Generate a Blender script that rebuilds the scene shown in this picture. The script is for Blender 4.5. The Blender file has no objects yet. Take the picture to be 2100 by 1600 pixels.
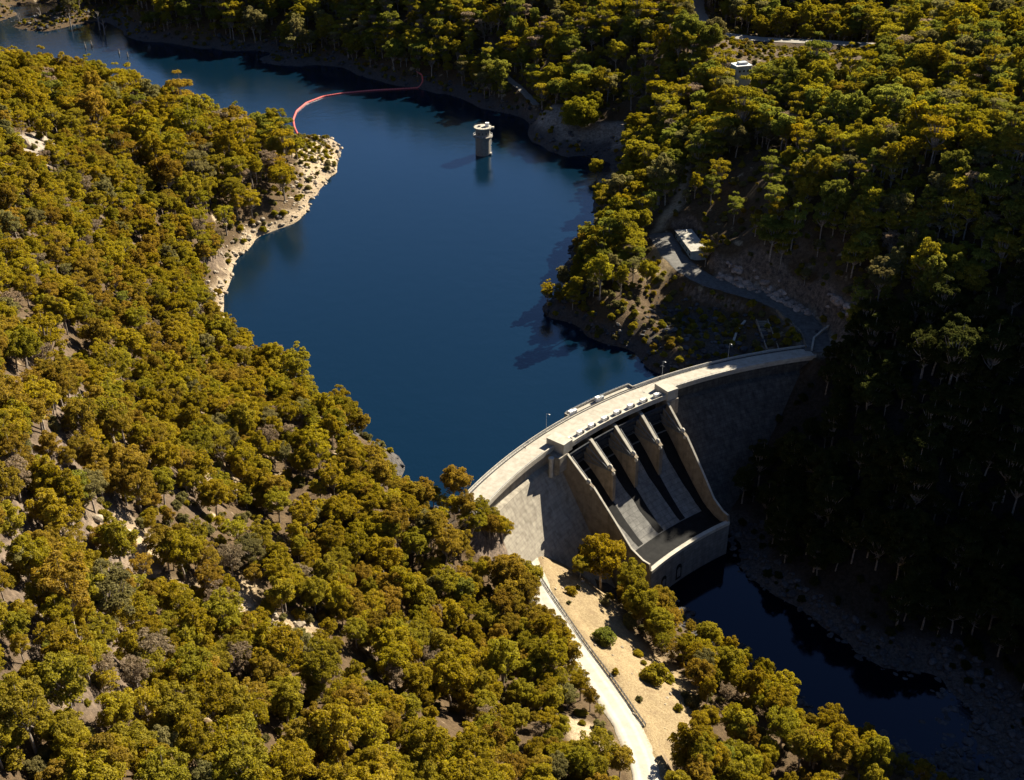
import bpy, bmesh, math, random
import numpy as np
from mathutils import Vector, Matrix, Euler

# ---------------------------------------------------------------- camera, sky, sun, exposure
scene = bpy.context.scene
COL = scene.collection
CAM_H = 270.0; PITCH = math.radians(30); FOC = 2400.0
cd = bpy.data.cameras.new('camera'); cam = bpy.data.objects.new('camera', cd); COL.objects.link(cam)
cam.location = (0, 0, CAM_H); cam.rotation_euler = (math.pi/2-PITCH, 0, 0)
cd.sensor_width = 36; cd.lens = 36*FOC/2100; cd.clip_start = 1; cd.clip_end = 20000
scene.camera = cam
SUN_AZ = math.radians(42); SUN_EL = math.radians(31)
wd = bpy.data.worlds.new('World'); scene.world = wd; wd.use_nodes = True
nt = wd.node_tree; nt.nodes.clear()
sky = nt.nodes.new('ShaderNodeTexSky'); sky.sky_type = 'NISHITA'; sky.sun_disc = False
sky.sun_elevation = SUN_EL; sky.sun_rotation = SUN_AZ; sky.altitude = 1500; sky.air_density = .5; sky.dust_density = .15; sky.ozone_density = 2.5
bg = nt.nodes.new('ShaderNodeBackground'); bg.inputs[1].default_value = .05
wo = nt.nodes.new('ShaderNodeOutputWorld')
nt.links.new(sky.outputs[0], bg.inputs[0]); nt.links.new(bg.outputs[0], wo.inputs[0])
ld = bpy.data.lights.new('sun', 'SUN'); ld.energy = 5; ld.angle = math.radians(.5); ld.color = (1, .9, .72)
sun = bpy.data.objects.new('sun', ld); COL.objects.link(sun)
sv = Vector((math.sin(SUN_AZ)*math.cos(SUN_EL), math.cos(SUN_AZ)*math.cos(SUN_EL), math.sin(SUN_EL)))
sun.rotation_euler = sv.to_track_quat('Z', 'Y').to_euler(); sun.location = (200, 300, 400)
scene.view_settings.view_transform = 'Standard'; scene.view_settings.look = 'None'
scene.view_settings.gamma = 1; scene.view_settings.exposure = 1.85
scene.cycles.max_bounces = 5; scene.cycles.diffuse_bounces = 2; scene.cycles.glossy_bounces = 2
scene.cycles.transmission_bounces = 2; scene.cycles.volume_bounces = 0; scene.cycles.use_denoising = True
scene.cycles.sample_clamp_indirect = 4

random.seed(7); rng = np.random.default_rng(7)
# ---------------------------------------------------------------- places, in metres
CTRL = [(-141.0, 833.1, 0.0), (-122.3, 804.5, 0.0), (-119.7, 765.6, 0.0), (-129.4, 718.9, 0.0), (-148.9, 653.4, 0.0), (-158.7, 618.6, 0.0), (-154.9, 565.5, 0.0), (-162.3, 844.1, 0.5), (-135.0, 760.2, 6.0), (-146.0, 674.2, 8.0), (-161.8, 635.5, 8.0), (-161.4, 568.3, 5.0), (-149.7, 810.6, 3.0), (-137.8, 515.6, 3.0), (-101.2, 470.2, 5.0), (-63.6, 416.9, 8.0), (-37.3, 381.8, 12.0), (-20.0, 356.1, 14.0), (-12.7, 352.7, 8.0), (-121.3, 524.6, -10.0), (-78.8, 462.5, -10.0), (-42.1, 422.6, -8.0), (-87.6, 140.1, 112.0), (-52.3, 201.0, 60.0), (-96.0, 240.5, 72.0), (-120.8, 227.6, 112.0), (-149.0, 302.0, 112.0), (-211.6, 459.1, 98.0), (-315.1, 709.3, 58.0), (-374.7, 855.1, 38.0), (-169.5, 492.2, 38.0), (-200.3, 608.6, 42.0), (-122.4, 331.1, 60.0), (-78.6, 345.8, 30.0), (-66.3, 277.0, 42.0), (-33.9, 318.3, 8.0), (-29.5, 262.7, 16.0), (0.0, 248.8, 10.0), (-80.7, 191.3, 85.0), (-103.6, 216.2, 92.0), (-124.8, 434.4, 24.0), (-179.6, 438.7, 72.0), (-215.2, 547.3, 70.0), (-172.8, 592.6, 20.0), (-197.3, 701.4, 28.0), (-169.0, 803.6, 6.0), (-238.6, 864.2, 5.0), (-312.3, 873.9, 20.0), (-97.7, 170.2, 118.0), (-18.8, 210.9, 34.0), (6.8, 228.7, 14.0), (-43.4, 262.3, 30.0), (-59.9, 330.3, 20.0), (-21.9, 351.0, 2.0), (-9.2, 352.0, -8.0), (-1.8, 326.5, -10.0), (6.8, 369.8, -22.0), (17.9, 330.4, -18.0), (29.1, 286.1, -11.0), (35.5, 251.4, -5.0), (40.5, 359.1, -33.0), (74.5, 373.1, -50.0), (86.8, 349.8, -50.0), (100.5, 331.0, -50.0), (113.4, 306.2, -50.0), (131.0, 299.3, -50.0), (61.8, 384.7, -52.0), (44.5, 276.0, -14.0), (61.1, 310.3, -30.0), (61.6, 259.1, -20.0), (105.1, 271.3, -36.0), (131.0, 274.9, -40.0), (145.7, 268.5, -42.0), (83.9, 281.2, -33.0), (126.7, 287.0, -44.0), (53.0, 331.2, -33.0), (28.9, 362.5, -26.0), (26.0, 381.2, -31.0), (92.0, 378.9, -55.0), (114.6, 341.5, -55.0), (136.9, 318.3, -55.0), (153.2, 298.3, -49.0), (169.5, 285.7, -48.6), (141.6, 282.9, -49.0), (183.1, 299.7, -48.0), (105.2, 387.5, -49.0), (128.1, 361.2, -50.0), (151.9, 341.6, -50.0), (173.6, 322.3, -49.0), (187.0, 310.5, -47.0), (91.3, 403.1, -51.0), (196.2, 338.9, -40.0), (205.7, 368.1, -33.0), (212.6, 400.5, -8.0), (215.5, 416.2, 6.0), (221.6, 449.2, 35.0), (227.0, 471.0, 48.0), (243.6, 528.5, 72.0), (269.9, 604.9, 84.0), (123.7, 392.6, -40.0), (150.0, 385.7, -22.0), (158.6, 475.4, 6.0), (178.5, 436.5, 18.0), (165.4, 414.3, -5.0), (140.8, 433.9, -18.0), (155.3, 493.2, 12.0), (164.5, 499.1, 22.0), (183.1, 488.0, 30.0), (155.9, 527.4, 32.0), (136.1, 549.1, 33.0), (117.0, 582.1, 30.0), (118.4, 554.0, 20.0), (150.6, 502.1, 10.0), (143.1, 523.6, 12.5), (126.3, 539.3, 15.0), (103.2, 551.5, 17.0), (88.7, 577.3, 18.0), (78.9, 608.8, 19.0), (64.5, 567.3, 14.0), (86.7, 533.3, 5.0), (108.8, 517.0, 5.0), (125.7, 504.7, 6.0), (67.1, 485.2, 0.0), (36.7, 521.4, 0.0), (21.4, 540.5, 0.0), (26.2, 569.8, 0.0), (38.8, 640.0, 0.0), (51.2, 720.7, 0.0), (93.4, 492.8, 3.0), (38.3, 555.9, 8.0), (49.4, 513.7, 4.0), (65.6, 495.9, 4.0), (81.0, 487.6, 4.0), (60.2, 515.1, 6.0), (32.5, 538.9, 5.0), (75.0, 683.3, 14.0), (109.5, 728.6, 30.0), (148.0, 619.7, 52.0), (173.0, 748.1, 56.0), (189.8, 631.5, 62.0), (214.9, 541.8, 62.0), (237.3, 656.9, 68.0), (218.3, 505.2, 42.0), (97.3, 630.3, 28.0), (161.1, 561.0, 52.0), (62.3, 792.9, 0.0), (37.7, 792.9, 0.0), (17.8, 830.8, 0.0), (-19.2, 909.9, 0.0), (-77.1, 968.2, 0.0), (-150.0, 1031.5, 0.0), (-222.2, 1051.4, 0.0), (-234.1, 1091.5, 0.0), (-348.1, 1130.5, 0.0), (-386.3, 1182.3, 0.0), (60.2, 769.0, -4.0), (-422.0, 1220.6, 1.0), (-452.5, 1178.2, 0.0), (-495.8, 1178.2, 0.0), (-519.1, 1214.2, 0.0), (-458.9, 1213.6, 3.5), (-434.9, 1231.4, 3.5), (-410.8, 1251.9, 4.0), (-480.2, 1190.0, 3.0), (-524.6, 1268.3, -2.0), (-498.3, 1297.0, -1.5), (-525.8, 1233.7, 3.0), (-531.0, 1251.4, 10.0), (-458.0, 1275.4, 9.0), (-363.8, 1202.1, 24.0), (-299.9, 1129.8, 12.0), (-255.9, 1153.3, 34.0), (-152.1, 1055.2, 12.0), (-161.5, 1143.5, 36.0), (-84.4, 1033.4, 34.0), (-20.1, 965.8, 18.0), (-21.7, 1075.1, 50.0), (25.4, 856.6, 14.0), (71.2, 838.4, 14.0), (74.8, 893.3, 22.0), (76.8, 932.5, 42.0), (126.0, 870.7, 50.0), (84.4, 1045.8, 56.0), (223.9, 989.8, 30.0), (229.5, 1021.1, 36.0), (238.6, 1075.1, 50.0), (300.6, 858.9, 60.0), (365.4, 1065.3, 52.0), (375.6, 875.8, 70.0), (434.8, 1026.2, 60.0), (166.8, 1025.5, 44.0), (286.1, 953.3, 40.0), (158.2, 845.1, 46.0), (3.8, 912.4, 9.0), (85.7, 800.1, 10.0), (62.7, 810.6, 3.0), (-43.1, 625.9, -25.0), (-86.4, 787.4, -25.0), (0.0, 862.2, -14.0), (-15.7, 699.2, -25.0), (-12.5, 519.6, -30.0), (25.1, 532.1, -14.0), (7.0, 473.8, -25.0), (-142.5, 964.1, -14.0), (-238.5, 1040.0, -10.0), (-336.9, 1118.3, -8.0), (48.0, 500.2, -16.0), (-424.6, 1193.7, -5.0), (-470.6, 1159.0, -4.0), (-70.0, 910.8, -18.0), (-291.6, 1082.6, -8.0), (43.7, 770.4, -8.0), (21.5, 688.9, -14.0), (-6.6, 438.9, -24.0), (-9.4, 366.8, 1.7), (2, 369.4, -12), (9.7, 372.3, -20.3), (17, 376.5, -26), (30, 379, -38), (40, 376, -46), (138.4, 485.9, 4.1), (125.8, 469.8, -14.4), (115.7, 456.9, -27.8), (106.9, 445.2, -39), (98, 425, -50), (-30, 340, 11), (-42, 352, 15), (275, 459, 90), (300, 560, 112), (287, 600, 92), (350, 650, 100), (300, 520, 112), (350, 400, 102), (262, 370, 55), (245, 310, 5), (350, 300, 95), (230, 250, -30), (200, 290, -50), (300, 200, 20), (180, 270, -52), (400, 150, 90), (240, 180, -35), (200, 220, -54), (0, 60, 60), (-100, 60, 130), (100, 100, 0), (160, 180, -40), (-200, 150, 150), (-250, 300, 150), (-350, 450, 150), (-450, 650, 130), (-500, 850, 90), (-600, 1050, 30), (-250, 0, 190), (60, 0, 20), (200, 50, -30), (350, 0, 60), (-450, 1000, -3), (-620, 1300, 40), (-450, 1500, 90), (-200, 1400, 100), (-200, 1800, 190), (100, 1300, 100), (100, 1800, 200), (400, 1300, 110), (400, 1800, 210), (700, 1300, 130), (-700, 1800, 180), (450, 900, 90), (450, 1100, 80), (500, 700, 140), (600, 1000, 130), (700, 1800, 230), (400, 560, 125), (650, 400, 190), (-700, 700, 150), (100, 225, -38), (60, 190, -15), (20, 150, 15), (-40, 130, 70), (130, 262, -49), (106.2, 566.1, 31.0), (121.9, 556.6, 30.0), (139.2, 547.4, 28.5), (152.4, 535.1, 26.2)]
ROAD = [(5.1, 372.9, -21.5), (8.0, 360.6, -20.8), (12.0, 344.1, -19.2), (17.8, 326.1, -17.3), (23.4, 309.1, -15.0), (30.2, 289.8, -12.0), (36.4, 270.5, -8.8), (39.8, 252.1, -5.8), (40.4, 235.3, -3.5), (39.9, 212.5, 0.0)]
BENCH = [(82.3, 610.2, 19.0), (87.4, 577.3, 18.0), (98.4, 553.3, 17.0), (114.6, 543.5, 16.0), (130.6, 535.2, 14.5), (142.1, 524.2, 12.2), (147.7, 507.7, 9.8), (144.6, 489.9, 8.0)]
TRACK = [(173.8, 1155.5, 47.0), (162.9, 1063.6, 44.0), (161.0, 1012.6, 42.0), (173.4, 985.5, 41.0), (203.5, 972.9, 40.0), (250.6, 968.9, 39.0), (290.0, 953.3, 40.0)]
SHORETRACK = [(-26.9, 1006.1, 24.0), (-16.2, 976.7, 20.0), (-5.9, 947.0, 17.0), (5.8, 925.0, 14.0), (18.6, 882.2, 12.0)]
PAD = [(69.0, 833.2, 14.5), (84.5, 828.6, 14.5)]
BPAD = [(93.0, 607.5, 17.2), (96.8, 589.0, 17.2), (101.5, 574.9, 16.8)]
DECKEND = [(-24, 355, 7.9), (-15, 369, 7.9)]
PATHS = [(BPAD, 7.5, 3, -.3), (DECKEND, 4.5, 4, -.6), (ROAD, 5.5, 5, -.35), (BENCH, 7.5, 3, -.3), (TRACK, 8, 6, -.3), (SHORETRACK, 3.5, 4, -.3), (PAD, 7, 5, -.3)]
BOOM = [(-157.9, 843.4, 0.0), (-163.8, 862.2, 0.0), (-168.1, 881.8, 0.0), (-169.2, 904.7, 0.0), (-164.9, 927.3, 0.0), (-154.2, 945.3, 0.0), (-135.7, 956.6, 0.0), (-113.1, 963.8, 0.0), (-91.3, 968.2, 0.0), (-77.3, 971.1, 0.0), (-74.3, 977.1, 4.0), (-75.3, 982.8, 7.8), (-81.4, 988.8, 9.0)]
FENCE = [(7.7, 366.1, -21.5), (11.4, 356.6, -21.1), (14.5, 347.7, -20.0), (20.6, 330.9, -18.5), (26.3, 314.6, -16.0), (32.1, 299.2, -14.3), (37.4, 284.0, -12.0), (41.1, 272.7, -10.0), (43.2, 267.0, -8.8)]
GRASS = [(5.9, 374.9), (16.8, 375.3), (25.8, 375.8), (37.0, 382.3), (43.0, 378.7), (44.6, 340.8), (51.3, 332.1), (60.4, 323.1), (64.2, 302.6), (64.2, 286.1), (54.7, 267.9), (44.6, 240.0), (36.1, 240.6), (32.8, 267.6), (23.1, 303.8), (13.6, 334.6), (5.7, 360.2)]
NOTREE = [[(157.1, 869.7), (181.2, 880.1), (153.3, 730.6), (141.5, 759.0)], [(5.9, 374.9), (16.8, 375.3), (25.8, 375.8), (37.0, 382.3), (43.0, 378.7), (44.6, 340.8), (51.3, 332.1), (60.4, 323.1), (64.2, 302.6), (64.2, 286.1), (54.7, 267.9), (44.6, 240.0), (36.1, 240.6), (32.8, 267.6), (23.1, 303.8), (13.6, 334.6), (5.7, 360.2)], [(67.6, 601.6), (81.4, 606.4), (89.4, 561.5), (111.6, 540.2), (133.4, 523.6), (143.2, 499.8), (139.6, 491.9), (103.7, 482.4), (70.3, 472.7), (36.7, 522.5), (22.7, 543.4), (51.6, 533.2), (71.0, 553.7)], [(108.9, 559.3), (136.1, 543.9), (154.8, 518.7), (171.5, 492.4), (167.0, 489.2), (153.5, 516.6), (126.5, 539.7), (103.9, 555.6)], [(130.9, 536.9), (151.7, 517.4), (159.0, 490.6), (149.0, 482.7), (137.4, 493.5)], [(-167.8, 854.7), (-139.7, 825.9), (-122.6, 806.7), (-119.7, 765.5), (-129.6, 720.3), (-137.6, 733.7), (-144.1, 761.2), (-159.3, 789.2)], [(159.9, 1120.9), (177.5, 1041.2), (189.0, 981.8), (297.4, 965.9), (257.1, 841.2), (175.9, 867.2), (155.8, 878.0), (133.8, 932.9)], [(-19.1, 903.8), (32.7, 861.8), (63.7, 832.2), (84.8, 831.9), (81.7, 792.6), (61.9, 797.8), (37.8, 796.1), (3.7, 860.1)], [(77.7, 610.1), (82.7, 620.5), (91.5, 632.8), (100.2, 666.4), (108.3, 713.1), (111.4, 705.3), (104.0, 658.3), (95.2, 622.9), (86.6, 617.1)], [(155.1, 971.6), (297.4, 965.9), (240.4, 770.4), (191.9, 778.3), (147.9, 846.4)]]
THIN = [([(90.4, 617.3), (108.6, 612.9), (122.5, 571.3), (127.2, 548.4), (106.7, 560.5), (102.8, 605.5)], 0.15), ([(84.0, 604.0), (110.0, 562.0), (170.0, 626.0), (142.0, 668.0)], 0.06), ([(56.0, 933.5), (109.0, 911.0), (111.6, 826.7), (67.9, 843.0)], 0.25), ([(-251.3, 570.0), (-255.0, 609.8), (-242.4, 613.6), (-226.8, 549.9), (-232.5, 532.1)], 0.12), ([(-110.2, 249.8), (-107.2, 261.7), (-96.2, 260.0), (-94.9, 244.8), (-102.1, 239.3), (-106.9, 241.9)], 0.12), ([(-84.9, 258.7), (-75.1, 266.8), (-69.9, 253.2), (-57.7, 258.9), (-56.8, 244.6), (-65.1, 241.0), (-76.3, 247.5)], 0.12), ([(15.2, 265.3), (29.0, 263.7), (32.6, 252.0), (21.4, 240.4)], 0.12), ([(-9.2, 348.4), (0.0, 362.6), (1.8, 347.4), (-7.2, 339.2)], 0.12), ([(-107.2, 335.7), (-100.2, 345.3), (-93.1, 334.2), (-98.3, 318.0)], 0.12), ([(-94.9, 244.8), (-87.1, 251.7), (-86.6, 243.7), (-92.6, 239.7)], 0.12), ([(-151.9, 348.1), (-137.1, 329.8), (-111.2, 292.3), (-93.0, 297.0), (-78.1, 268.3), (-83.2, 256.1), (-94.9, 274.0), (-112.4, 276.0), (-128.5, 293.9), (-144.9, 323.6)], 0.15)]
OUTCROP = [[(-251.3, 570.0), (-255.0, 609.8), (-242.4, 613.6), (-226.8, 549.9), (-232.5, 532.1)], [(-110.2, 249.8), (-107.2, 261.7), (-96.2, 260.0), (-94.9, 244.8), (-102.1, 239.3), (-106.9, 241.9)], [(-84.9, 258.7), (-75.1, 266.8), (-69.9, 253.2), (-57.7, 258.9), (-56.8, 244.6), (-65.1, 241.0), (-76.3, 247.5)], [(15.2, 265.3), (29.0, 263.7), (32.6, 252.0), (21.4, 240.4)], [(-9.2, 348.4), (0.0, 362.6), (1.8, 347.4), (-7.2, 339.2)], [(-94.9, 244.8), (-87.1, 251.7), (-86.6, 243.7), (-92.6, 239.7)]]
CLIFF = [(108.9, 559.3), (136.1, 543.9), (154.8, 518.7), (171.5, 492.4), (167.0, 489.2), (153.5, 516.6), (126.5, 539.7), (103.9, 555.6)]
TIPU = [(-168.0, 856.3), (-139.7, 825.9), (-123.1, 805.2), (-125.9, 768.8), (-139.8, 760.0), (-159.3, 789.2)]
COVER = [([(5.9, 374.9), (16.8, 375.3), (25.8, 375.8), (37.0, 382.3), (43.0, 378.7), (44.6, 340.8), (51.3, 332.1), (60.4, 323.1), (64.2, 302.6), (64.2, 286.1), (54.7, 267.9), (44.6, 240.0), (36.1, 240.6), (32.8, 267.6), (23.1, 303.8), (13.6, 334.6), (5.7, 360.2)], 1, 4.0), ([(-251.3, 570.0), (-255.0, 609.8), (-242.4, 613.6), (-226.8, 549.9), (-232.5, 532.1)], 2, 5.0), ([(-110.2, 249.8), (-107.2, 261.7), (-96.2, 260.0), (-94.9, 244.8), (-102.1, 239.3), (-106.9, 241.9)], 0, 5.0), ([(-84.9, 258.7), (-75.1, 266.8), (-69.9, 253.2), (-57.7, 258.9), (-56.8, 244.6), (-65.1, 241.0), (-76.3, 247.5)], 0, 6.0), ([(15.2, 265.3), (29.0, 263.7), (32.6, 252.0), (21.4, 240.4)], 0, 5.0), ([(-9.2, 348.4), (0.0, 362.6), (1.8, 347.4), (-7.2, 339.2)], 0, 3.0), ([(-107.2, 335.7), (-100.2, 345.3), (-93.1, 334.2), (-98.3, 318.0)], 0, 4.0), ([(-94.9, 244.8), (-87.1, 251.7), (-86.6, 243.7), (-92.6, 239.7)], 0, 4.0), ([(-167.8, 854.7), (-139.7, 825.9), (-122.6, 806.7), (-119.7, 765.5), (-129.6, 720.3), (-137.6, 733.7), (-144.1, 761.2), (-159.3, 789.2)], 0, 5.0), ([(77.7, 610.1), (82.7, 620.5), (91.5, 632.8), (100.2, 666.4), (108.3, 713.1), (111.4, 705.3), (104.0, 658.3), (95.2, 622.9), (86.6, 617.1)], 0, 3.0), ([(-19.1, 903.8), (32.7, 861.8), (63.7, 832.2), (84.8, 831.9), (81.7, 792.6), (61.9, 797.8), (37.8, 796.1), (3.7, 860.1)], 2, 8.0), ([(130.9, 536.9), (151.7, 517.4), (159.0, 490.6), (149.0, 482.7), (137.4, 493.5)], 2, 6.0), ([(108.9, 559.3), (136.1, 543.9), (154.8, 518.7), (171.5, 492.4), (167.0, 489.2), (153.5, 516.6), (126.5, 539.7), (103.9, 555.6)], 2, 4.0), ([(62.1, 569.2), (79.0, 596.8), (84.4, 562.2), (73.7, 554.7)], 1, 3.0)]
BUSHP = [([(5.9, 374.9), (16.8, 375.3), (25.8, 375.8), (37.0, 382.3), (43.0, 378.7), (44.6, 340.8), (51.3, 332.1), (60.4, 323.1), (64.2, 302.6), (64.2, 286.1), (54.7, 267.9), (44.6, 240.0), (36.1, 240.6), (32.8, 267.6), (23.1, 303.8), (13.6, 334.6), (5.7, 360.2)], 0.07), ([(67.6, 601.6), (81.4, 606.4), (89.4, 561.5), (111.6, 540.2), (133.4, 523.6), (143.2, 499.8), (139.6, 491.9), (103.7, 482.4), (70.3, 472.7), (36.7, 522.5), (22.7, 543.4), (51.6, 533.2), (71.0, 553.7)], 0.75), ([(108.9, 559.3), (136.1, 543.9), (154.8, 518.7), (171.5, 492.4), (167.0, 489.2), (153.5, 516.6), (126.5, 539.7), (103.9, 555.6)], 0.12), ([(-167.8, 854.7), (-139.7, 825.9), (-122.6, 806.7), (-119.7, 765.5), (-129.6, 720.3), (-137.6, 733.7), (-144.1, 761.2), (-159.3, 789.2)], 0.6), ([(-168.0, 856.3), (-139.7, 825.9), (-123.1, 805.2), (-125.9, 768.8), (-139.8, 760.0), (-159.3, 789.2)], 0.95), ([(159.9, 1120.9), (177.5, 1041.2), (189.0, 981.8), (297.4, 965.9), (257.1, 841.2), (175.9, 867.2), (155.8, 878.0), (133.8, 932.9)], 0.6), ([(-19.1, 903.8), (32.7, 861.8), (63.7, 832.2), (84.8, 831.9), (81.7, 792.6), (61.9, 797.8), (37.8, 796.1), (3.7, 860.1)], 0.1), ([(-251.3, 570.0), (-255.0, 609.8), (-242.4, 613.6), (-226.8, 549.9), (-232.5, 532.1)], 0.25), ([(-110.2, 249.8), (-107.2, 261.7), (-96.2, 260.0), (-94.9, 244.8), (-102.1, 239.3), (-106.9, 241.9)], 0.25), ([(-84.9, 258.7), (-75.1, 266.8), (-69.9, 253.2), (-57.7, 258.9), (-56.8, 244.6), (-65.1, 241.0), (-76.3, 247.5)], 0.25), ([(15.2, 265.3), (29.0, 263.7), (32.6, 252.0), (21.4, 240.4)], 0.25), ([(-9.2, 348.4), (0.0, 362.6), (1.8, 347.4), (-7.2, 339.2)], 0.25), ([(-94.9, 244.8), (-87.1, 251.7), (-86.6, 243.7), (-92.6, 239.7)], 0.25), ([(-151.9, 348.1), (-137.1, 329.8), (-111.2, 292.3), (-93.0, 297.0), (-78.1, 268.3), (-83.2, 256.1), (-94.9, 274.0), (-112.4, 276.0), (-128.5, 293.9), (-144.9, 323.6)], 0.7)]
BLD = (97.5, 592.3, 16.8, -1.405, 29.1, 8.6)
FARB = (159.0, 815.7, 45.9)
WALLA = [(131.6, 523.9), (135.6, 514.9), (140.6, 504.3), (140.1, 493.3)]
WALLB = [(142.3, 490.8), (145.4, 500.7), (150.4, 506.7), (155.1, 510.9)]
WALLC = [(116.4, 523.1), (111.0, 513.9), (105.8, 499.0)]
STAIR = [(124.0, 520.5), (124.9, 494.5)]
SOLO = [(36, 372, 0, 5, 1.85), (27, 365, 2, 2, 0.8), (46, 366, 3, 0, 0.95), (28.5, 387.8, 4, 4, 0.55), (47.3, 348.1, 2, 0, 1.1), (55.0, 339.8, 2, 5, 1.0), (65.1, 330.6, 0, 4, 0.8), (68.7, 313.2, 4, 3, 0.85), (78.8, 318.5, 2, 5, 1.1), (85.8, 307.2, 0, 1, 1.1), (53.2, 256.5, 0, 1, 1.25), (62.9, 257.4, 0, 0, 1.1), (91.8, 294.0, 0, 3, 1.1), (99.5, 276.2, 1, 5, 1.1), (115.9, 274.0, 0, 1, 1.0), (73.7, 281.5, 0, 2, 1.1), (49.4, 829.0, 2, 6, 1.0), (2.0, 948.4, 2, 0, 1.2), (56.5, 753.5, 2, 0, 1.2), (61.2, 622.9, 2, 5, 1.5), (52.5, 578.3, 0, 2, 1.1), (47.1, 556.3, 0, 0, 1.0), (46.8, 611.3, 2, 1, 0.9), (-21.7, 357.1, 0, 0, 0.8), (-12.4, 350.9, 2, 3, 0.7), (-5.6, 360.0, 0, 5, 0.8), (0.0, 375.0, 0, 2, 0.75), (-33, 366, 1, 1, 0.8), (-41, 372, 0, 0, 0.8), (-26.5, 361, 0, 4, 0.8), (-30, 366, 2, 0, 0.75), (-48, 381, 2, 3, 0.75), (69.1, 620.4, 2, 4, 1.1)]
SOLOLAB = ['broad golden gum tree in front of the spillway training wall', 'low olive gum tree at the foot of the broad spillway tree', 'green gum tree between the broad spillway tree and the bucket wall', 'small grey-green gum tree left of the broad tree before the spillway', 'olive gum tree at the top of the dry grass slope, below the bucket wall', 'broad olive gum tree on the river side of the dry grass slope', 'small golden gum tree between the grass slope and the river rocks', 'grey-green gum tree leaning over the river below the grass slope', 'wide olive gum tree on the left river bank', 'tall golden gum tree on the left river bank further downstream', 'large bright golden gum tree at the bottom right of the gravel road', 'golden gum tree at the bottom edge just right of the largest roadside tree', 'golden gum tree half way along the lower river bank', 'rusty gum tree near the bottom edge beside the river', 'golden gum tree at the bottom edge nearest the river mouth of the photo', 'golden flat-crowned gum tree between the grass slope and river', 'huge round olive tree alone on the far bare bank right of the tower', 'round dark gum tree beside the far shore path', 'olive gum tree at the water where the right hill meets the lake', 'large round olive tree above the right shore, left of the building bench', 'golden gum tree on the shaded right shore below the bench', 'golden gum tree lowest on the right headland', 'small olive gum tree at the waterline of the right headland', 'golden gum tree just left of the left end of the dam crest', 'olive gum tree just below the left end of the dam crest', 'small golden gum tree against the lower left dam face', 'small golden gum tree where the gravel road meets the dam face', 'rusty gum tree on the waterside skyline left of the dam crest', 'golden gum tree on the skyline, second left of the dam crest', 'open-crowned golden gum tree right beside the hidden left end of the crest', 'small olive gum tree between the crest end and the lake edge', 'small olive gum tree on the skyline, third left of the dam crest', 'olive gum tree just left of the service building']
BOULD = [(-123.9, 803.6, 2.2, 'rock_grey', 'dark boulder at the very tip of the left rocky point'), (-144.8, 825.2, 1.3, 'rock_pale', 'pale boulder where the boom meets the point'), (19.4, 553.1, 1.9, 'rock_pale', 'pale flat rock at the waterline of the right headland'), (25.6, 581.6, 1.8, 'rock_pale', 'white rock block at the left edge of the right headland'), (26.4, 576.8, 1.5, 'rock_pale', 'second pale block just below the white headland rock'), (52.7, 518.5, 1.2, 'rock_pale', 'small pale rock high on the dark right bank'), (53.5, 515.7, 1.0, 'rock_pale', 'lone pale stone lower on the dark right bank'), (-244.7, 569.9, 4.5, 'rock_pale', 'big smooth pale rock slab high on the left slope'), (-246.5, 599.1, 2.6, 'rock_pale', 'pale boulder right of the big smooth slab'), (-99.7, 250.6, 2.4, 'rock_pale', 'large pale boulder in the rock opening low on the left slope'), (122.4, 303.8, 2.2, 'rock_grey', 'grey boulder standing in the river near the bottom right'), (-7.7, 910.4, 2.5, 'rock_grey', 'jumbled grey boulder on the far bank above the tower')]
BUSH = [(33.2, 321.4, 1.75, 3, 0, 'dark green round bush alone on the grass beside the fence'), (49.1, 301.5, 2.0, 2, 0, 'tall olive bush in the middle of the dry grass slope'), (55.2, 304.8, 1.2, 2, 1, 'smaller olive bush touching the tall bush on the grass'), (8.4, 403.0, 0.8, 4, 1, 'small round bush at the foot of the dam face'), (20.7, 393.8, 1.3, 2, 0, 'wide olive bush at the top of the grass below the dam'), (26.7, 390.2, 1.2, 4, 1, 'grey-green bush right of the wide one at the top of the grass'), (44.8, 342.5, 1.4, 4, 0, 'grey-green bush on the upper river edge of the grass'), (61.8, 293.0, 1.3, 4, 0, 'grey-green bush at the rocky lower edge of the grass'), (42.0, 284.1, 0.7, 4, 1, 'low dry bush near the lower fence')]
SNAG = [(-406.8, 1178.2, 16, 'tallest drowned dead tree in the upper arm, branched'), (-395.9, 1157.9, 13, 'dark bare trunk right of the tallest drowned tree'), (-440.4, 1192.8, 12, 'drowned dead trunk nearest the brown spit'), (-399.0, 1107.9, 6, 'short stump in the water left of centre of the arm'), (-394.8, 1113.5, 6, 'short stump beside the lone left stump'), (-360.8, 1086.1, 5, 'low stump right of the tall drowned trees'), (-350.1, 1075.5, 5, 'lowest stump of the arm, furthest right'), (-479.3, 1220.7, 13, 'dead tree on the near end of the brown spit'), (-496.9, 1207.7, 10, 'dead trunk at the left edge by the spit')]
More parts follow.
